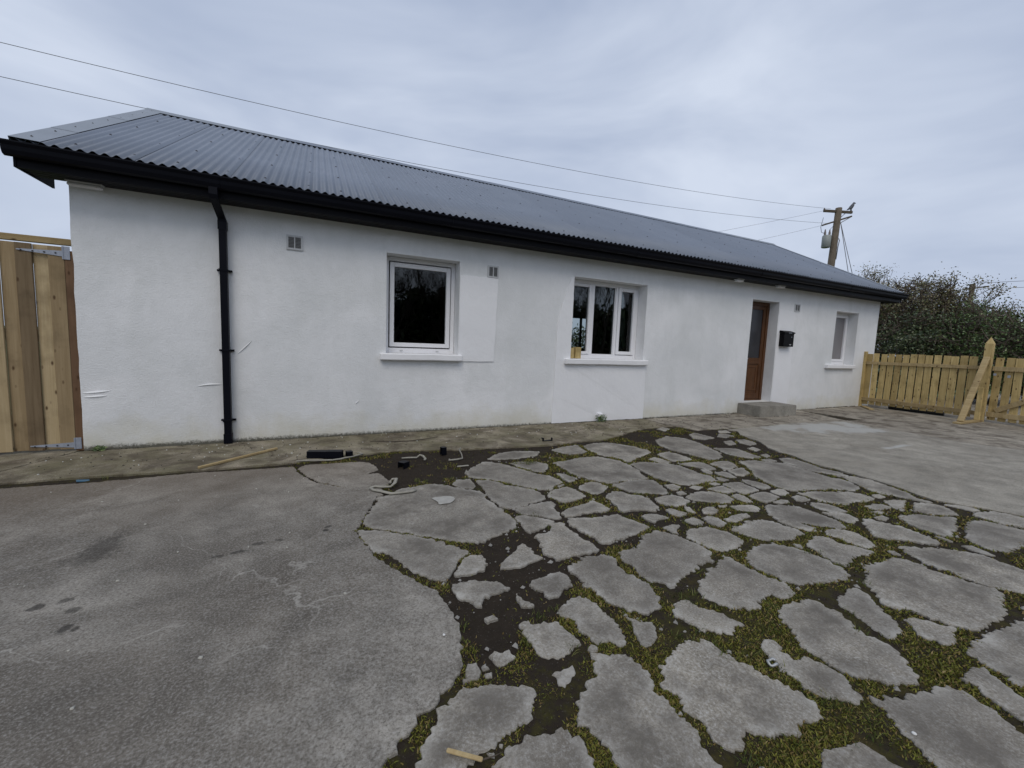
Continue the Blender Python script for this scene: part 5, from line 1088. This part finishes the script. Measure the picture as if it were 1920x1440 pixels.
# pale stain of spilt plaster on the big stone
V = [(0.88+.075*math.cos(a_)*(1+.3*math.sin(3*a_+1)), -2.52+.10*math.sin(a_)*(1+.25*math.cos(2*a_)), .0075+gz(.88)) for a_ in np.linspace(0, 6.283, 25)[:-1]]
V2 = [(x, y, z+.0025) for x, y, z in V]
sp = mesh('plaster_splash', V+V2, [tuple(range(24, 48))]+[(i, (i+1) % 24, 24+(i+1) % 24, 24+i) for i in range(24)], plain('dry_plaster', (0.36, 0.35, 0.32), 0.9, vary=.3, scale=25), None); tag(sp, 'pale dried plaster splash on the big stone', 'stain')

# ------------------------------------------------------------------ utility pole, wires, bird
PX, PY = 22.85, 6.63
pole = empty('utility_pole', (PX, PY, 0), 'wooden utility pole with crossarm and transformer behind the house', 'utility pole')
tube('pole_shaft', [(PX-.25, PY+.1, -.1), (PX-.1, PY+.05, 4.5), (PX, PY, 8.42)], [.18, .16, .135], M_POLE, pole, 10)
ax = Vector((.905, -.424, 0))
def arm(s, z): return (PX+ax.x*s, PY+ax.y*s, z)
beam('crossarm', arm(-.72, 8.27), arm(.66, 8.24), .09, .11, M_POLE, pole); beam('crossarm', arm(-.72, 7.58), arm(.66, 8.06), .07, .07, M_POLE, pole)
tube('arm_stay', [arm(.1, 7.7), arm(.62, 8.02)], .02, M_GALV, pole, 5); tube('arm_stay', [arm(.1, 7.95), arm(.35, 8.2)], .02, M_GALV, pole, 5)
tr_ = tube('transformer', [arm(-.44, 6.53), arm(-.44, 6.55), arm(-.44, 7.08), arm(-.44, 7.12)], [.16, .185, .185, .15], M_TRAFO, pole, 14)
for dx in (-.10, .12):
    tube('bushing', [arm(-.44+dx, 7.1+h) for h in (0, .05, .06, .11, .12, .17, .18, .25, .3)], [.035, .06, .035, .06, .035, .055, .035, .03, .02], M_PORC, tr_, 8)
tube('jumper_wire', [arm(-.7, 7.6+.35), arm(-.78, 7.5), arm(-.72, 7.25), arm(-.55, 7.2), arm(-.52, 7.38)], .012, M_WIRE, pole, 5)
tube('jumper_wire', [arm(.12, 8.1), arm(-.15, 7.6), arm(-.32, 7.4)], .010, M_WIRE, pole, 5)
tube('drop_cable', [arm(.15, 7.0), arm(.2, 6.9), arm(.16, 6.6), arm(.13, 6.0)], .018, M_WIRE, pole, 5)
for s in (-.70, .6): tube('insulator', [arm(s, 8.3), arm(s, 8.34), arm(s, 8.35), arm(s, 8.40)], [.03, .045, .03, .02], M_PORC, pole, 8)
for i, (x1, z1) in enumerate(((1.05, 3.0), (1.32, 3.0))):
    a0 = Vector(arm(.16, 7.75)); a1 = Vector((PX+ax.x*x1*1.55, PY+ax.y*x1*1.55, 2.4))
    tube('stay_wire', [a0, a1], .014, M_WIRE, pole, 5)
    m0 = a0.lerp(a1, .72-.13*i); m1 = a0.lerp(a1, .75-.13*i); tube('stay_insulator', [m0, m0.lerp(m1, .5), m1], [.03, .06, .03], M_PORC, pole, 6)
def wire(name, f_, x0, x1, label, r_=.006):
    tag(tube(name, [f_(x) for x in np.linspace(x0, x1, 60)], r_, M_WIRE, None, 5), label, 'wire', 'overhead wires')
def quad_through(p):
    (a, za), (b__, zb), (c__, zc) = p
    A = np.array([[a*a, a, 1], [b__*b__, b__, 1], [c__*c__, c__, 1]]); k_ = np.linalg.solve(A, np.array([za, zb, zc])); return lambda x: float(k_[0]*x*x+k_[1]*x+k_[2])
f1 = quad_through(((-5.63, 6.59), (5.13, 6.85), (22.2, 8.28))); f2 = quad_through(((-5.67, 5.97), (2.8, 6.09), (22.2, 7.60)))
wire('overhead_wire', lambda x: (x, 6.63+.013*(x-22), f1(x)), -34, 22.2, 'upper overhead wire crossing the sky above the whole roof')
wire('overhead_wire', lambda x: (x, 6.63+.013*(x-22), f2(x)), -34, 22.2, 'lower overhead wire dipping behind the roof ridge')
def sag(p0, p1, s_): 
    p0 = Vector(p0); p1 = Vector(p1); return lambda k_: tuple(p0.lerp(p1, k_)-Vector((0, 0, s_*4*k_*(1-k_))))
wire('service_wire', sag(arm(-.72, 8.27), (8.3, 12.5, 5.0), .15), 0, 1, 'upper service wire from the pole down behind the roof', .005); wire('service_wire', sag(arm(-.72, 7.58), (10.2, 12.0, 4.5), .15), 0, 1, 'lower service wire from the pole down behind the roof', .005)
# second pole far off with its wires
p2 = empty('distant_pole', (40, 7.1, 0), 'top of a distant utility pole above the dark bushes', 'utility pole')
tube('pole_shaft', [(40.05, 7.1, -.1), (40, 7.1, 6.5)], [.15, .13], M_POLE, p2, 8); beam('crossarm', (39.8, 7.5, 6.15), (40.3, 6.4, 6.3), .08, .08, M_POLE, p2)
wire('far_wire', lambda k_: (40+6*k_, 6.9-24*k_, 6.35+.75*(k_-.5)**2+.15*k_), 0, 1, 'upper wire running right from the distant pole', .013)
wire('far_wire', lambda k_: (40+6*k_, 6.9-24*k_, 5.95+.75*(k_-.5)**2+.15*k_), 0, 1, 'lower wire running right from the distant pole', .013)
# bird on the crossarm
bx, by, bz = arm(.58, 8.30)
bd = empty('bird', (bx, by, bz), 'grey bird perched on the end of the pole crossarm', 'bird')
V, F = tube_arrays([(bx-.22, by+.05, bz+.03), (bx-.10, by+.02, bz+.10), (bx, by, bz+.17), (bx+.07, by-.02, bz+.27), (bx+.10, by-.03, bz+.34), (bx+.13, by-.04, bz+.38), (bx+.18, by-.05, bz+.385), (bx+.235, by-.07, bz+.375)], [.015, .05, .085, .075, .05, .055, .035, .004], 10)
mesh('bird_body', V, F, M_BIRD, bd, True)
for s in (-.025, .025): tube('bird_leg', [(bx+.02, by+s, bz+.12), (bx+.03, by+s, bz)], .008, M_TWIG, bd, 4)

# ------------------------------------------------------------------ trees
def branches(base, h, lean, rad, depth, rs, spread, nb=(3, 5), upbias=0.35, minr=.009):
    segs = []; tips = []
    def grow(p, d, L, r_, dep):
        pts = [p]; rr = [r_]; n = 4
        for i in range(n):
            d = (d+Vector((rs.gauss(0, 1), rs.gauss(0, 1), rs.gauss(0, .6)))*.13+Vector((0, 0, upbias*.12))).normalized()
            p = p+d*(L/n); pts.append(p); rr.append(max(minr*.6, r_*(1-.55*(i+1)/n)))
        segs.append((pts, rr, dep))
        if dep == 0: tips.append(p); return
        for k_ in range(rs.randint(*nb)):
            f_ = rs.uniform(.35, 1); q = pts[min(n, int(f_*n+.5))]
            dd = (d+Vector((rs.gauss(0, 1), rs.gauss(0, 1), rs.gauss(0, .7)))*spread+Vector((0, 0, upbias))).normalized()
            grow(q, dd, L*rs.uniform(.5, .8), max(minr, rr[min(n, int(f_*n+.5))]*.6), dep-1)
    grow(Vector(base), Vector(lean).normalized(), h, rad, depth)
    return segs, tips
def seg_mesh(segs, n=5):
    V = []; F = []
    for pts, rr, dep in segs:
        v_, f_ = tube_arrays(pts, rr, n if dep > 1 else 3, cap=False); o = len(V); V += v_; F += [tuple(i+o for i in q) for q in f_]
    return V, F
def leaves(cent, sd_, n, size):
    """n small leaf faces round each clump centre"""
    c0 = np.repeat(np.asarray(cent), n, 0); k_ = len(c0)
    p = c0+rng.normal(0, 1, (k_, 3))*sd_
    d1 = rng.normal(0, 1, (k_, 3)); d1 /= np.linalg.norm(d1, axis=1)[:, None]; d2 = np.cross(d1, rng.normal(0, 1, (k_, 3))); d2 /= np.linalg.norm(d2, axis=1)[:, None]
    s_ = (rng.uniform(.5, 1.2, k_)*size)[:, None]
    V = np.stack([p-d1*s_, p+d2*s_*.55, p+d1*s_, p-d2*s_*.55], 1)
    return V.reshape(-1, 3), np.arange(k_*4).reshape(-1, 4)
def tree(name, base, trunks, h, depth, spread, leafm, label, nl, size, sd_=.22, rad=.09, clumps=None, group=None, seed=1, nb=(3, 5), upb=.35, tipfrac=1.0, zlim=None):
    rs = random.Random(seed); e = empty(name, base, label, 'tree', group); S = []; tips = []
    for i in range(trunks):
        a = rs.uniform(0, 6.28); s_, t_ = branches((base[0]+math.cos(a)*.3*(trunks > 1), base[1]+math.sin(a)*.3*(trunks > 1), base[2]), h*rs.uniform(.42, .55), (math.cos(a)*.35*(trunks > 1), math.sin(a)*.35*(trunks > 1), 1), rad, depth, rs, spread, nb, upb)
        S += s_; tips += t_
    big = [s for s in S if s[2] >= 2]; small = [s for s in S if s[2] < 2]
    V, F = seg_mesh(big); mesh('trunk', V, F, M_BARK, e, True)
    V, F = seg_mesh(small); mesh('twigs', V, F, M_TWIG, e)
    cs = [tuple(t_) for t_ in tips if rs.random() < tipfrac]
    if clumps: cs += clumps
    if clumps:
        sp = []
        for (cx_, cy_, cz_) in clumps:
            for q_ in range(3):
                d_ = Vector((rs.gauss(0, 1), rs.gauss(0, 1), rs.gauss(.5, .8))).normalized(); a_ = Vector((cx_, cy_, cz_))-d_*.25; b2 = a_+d_*.3+Vector((rs.gauss(0, .03), rs.gauss(0, .03), 0)); c2 = b2+d_*rs.uniform(.1, .3)+Vector((0, 0, .04))
                sp.append(([a_, b2, c2], [.014, .010, .006], 0))
        V, F = seg_mesh(sp, 3); mesh('side_twigs', V, F, M_TWIG, e)
    if nl and cs:
        V, F = leaves(cs, sd_, nl, size); npmesh('crown', V, F, leafm, e)
    return e
def ell(cx, cy, cz, rx, ry, rz, n, shell=.45):
    out = []
    while len(out) < n:
        p = np.array([random.gauss(0, 1) for _ in range(3)]); p /= np.linalg.norm(p); r_ = random.uniform(shell, 1)**.6
        out.append((cx+p[0]*rx*r_, cy+p[1]*ry*r_, cz+p[2]*rz*r_))
    return out
GT = 'bushy trees beyond the picket fence'
tree('hawthorn_tree', (18.3, 1.6, -.05), 6, 4.1, 4, .55, M_LEAF_A, 'tall loose brownish tree with bare twig tops right of the house', 15, .034, .10, .07, ell(18.2, 1.5, 2.75, 1.1, 1.1, 1.25, 260), GT, 3, (3, 5), .5, .8)
tree('hawthorn_tree', (19.2, 3.2, -.05), 4, 3.6, 4, .55, M_LEAF_A, 'loose twiggy tree showing just above the roof verge', 14, .034, .10, .06, ell(19.2, 3.0, 2.5, .9, .9, 1.1, 120), GT, 8, (3, 5), .5, .7)
tree('ivy_bush', (16.9, 1.0, -.05), 3, 2.2, 3, .8, M_LEAF_B, 'dark glossy ivy covered bush right behind the house corner', 34, .042, .17, .06, ell(16.9, .9, 1.4, 1.3, 1.3, 1.35, 230), GT, 5)
tree('elder_bush', (18.9, .35, -.05), 5, 3.1, 4, .6, M_LEAF_A, 'brownish bush with bare twigs below the distant pole', 15, .034, .10, .06, ell(18.7, .25, 2.1, 1.1, 1.0, .95, 200), GT, 11, (3, 5), .42, .8)
tree('laurel_tree', (17.0, -.55, -.05), 3, 1.9, 3, .8, M_LEAF_C, 'green leafy bush behind the pointed post', 40, .036, .15, .06, ell(17.0, -.5, 1.6, 1.15, 1.0, 1.2, 220), GT, 21)
tree('laurel_tree', (17.8, -1.9, -.05), 3, 1.7, 3, .8, M_LEAF_B, 'dark green bush furthest right behind the picket gate', 36, .042, .16, .06, ell(17.8, -1.6, 1.45, 1.5, 1.1, 1.15, 230), GT, 31)
tree('bramble_bush', (15.2, 2.6, -.05), 2, 1.8, 3, .9, M_LEAF_B, 'low dark bush against the right gable of the house', 16, .045, .16, .05, ell(15.2, 2.3, .9, .9, 1.1, .8, 90), GT, 41)
# what the windows mirror: a row of bare trees and a rail fence behind the photographer
for i, (bx_, by_, hh, sdn) in enumerate(((-1.5, -21, 7.0, 51), (3.6, -20, 7.6, 52), (8.5, -22, 7.0, 53), (13.5, -20, 7.2, 54), (19.5, -21, 7.0, 55), (26, -20, 7.2, 56))):
    tree('bare_tree', (bx_, by_, -.05), 3, hh, 5, .55, M_LEAF_B, ['bare tree mirrored at the left of the first window', 'bare tree mirrored in the middle of the first window', 'bare tree mirrored at the right of the first window', 'bare tree mirrored in the middle window', 'bare tree mirrored in the right part of the middle window', 'bare tree mirrored furthest right in the middle window'][i], 0, .07, .5, .14, None, 'bare trees mirrored in the windows', sdn, (3, 4), .45, .25)
hr = empty('added_reflection_hedge', (12, -24, 0), 'unseen dark hedge added to darken the lower part of the window reflections', 'hedge')  # unseen hedge, added to close bright sky gaps in the pane reflections
V, F = leaves([(random.uniform(-8, 36), -24+random.gauss(0, .5), random.uniform(0, 1)**.8*(4.2+.7*math.sin(k_*.7))) for k_ in range(2600)], .3, 22, .26); npmesh('crown', V, F, M_LEAF_B, hr)
for k_ in range(12): tube('trunk', [(-6+k_*3.4, -24, -.1), (-5.9+k_*3.4, -24, 1.6), (-6+k_*3.4, -24.1, 3.2)], [.1, .08, .03], M_BARK, hr, 5)
rf = empty('rail_fence', (8, -13, 0), 'timber rail fence mirrored in the dark window panes', 'fence')
for zz in (.35, .75, 1.15): box('rail', -6, 26, -13.02, -12.98, zz, zz+.10, M_REFL, rf)
for xx in range(-6, 27, 2): box('fence_post', xx-.05, xx+.05, -12.97, -12.87, -.05, 1.3, M_REFL, rf)

# hedge seen through the back window
hg = empty('hedge', (14.5, 16, 0), 'dark hedge seen through the middle window at the back of the house', 'hedge')
V, F = leaves([(random.uniform(8, 21), 16+random.gauss(0, .4), random.uniform(0, 2.35+.15*math.sin(k_))) for k_ in range(520)], .2, 30, .09); npmesh('crown', V, F, M_LEAF_B, hg)
for k_ in range(7): tube('trunk', [(9+k_*1.8, 16, -.1), (9.1+k_*1.8, 16.05, 1.0), (9+k_*1.8, 16, 2.0)], [.06, .05, .02], M_BARK, hg, 5)
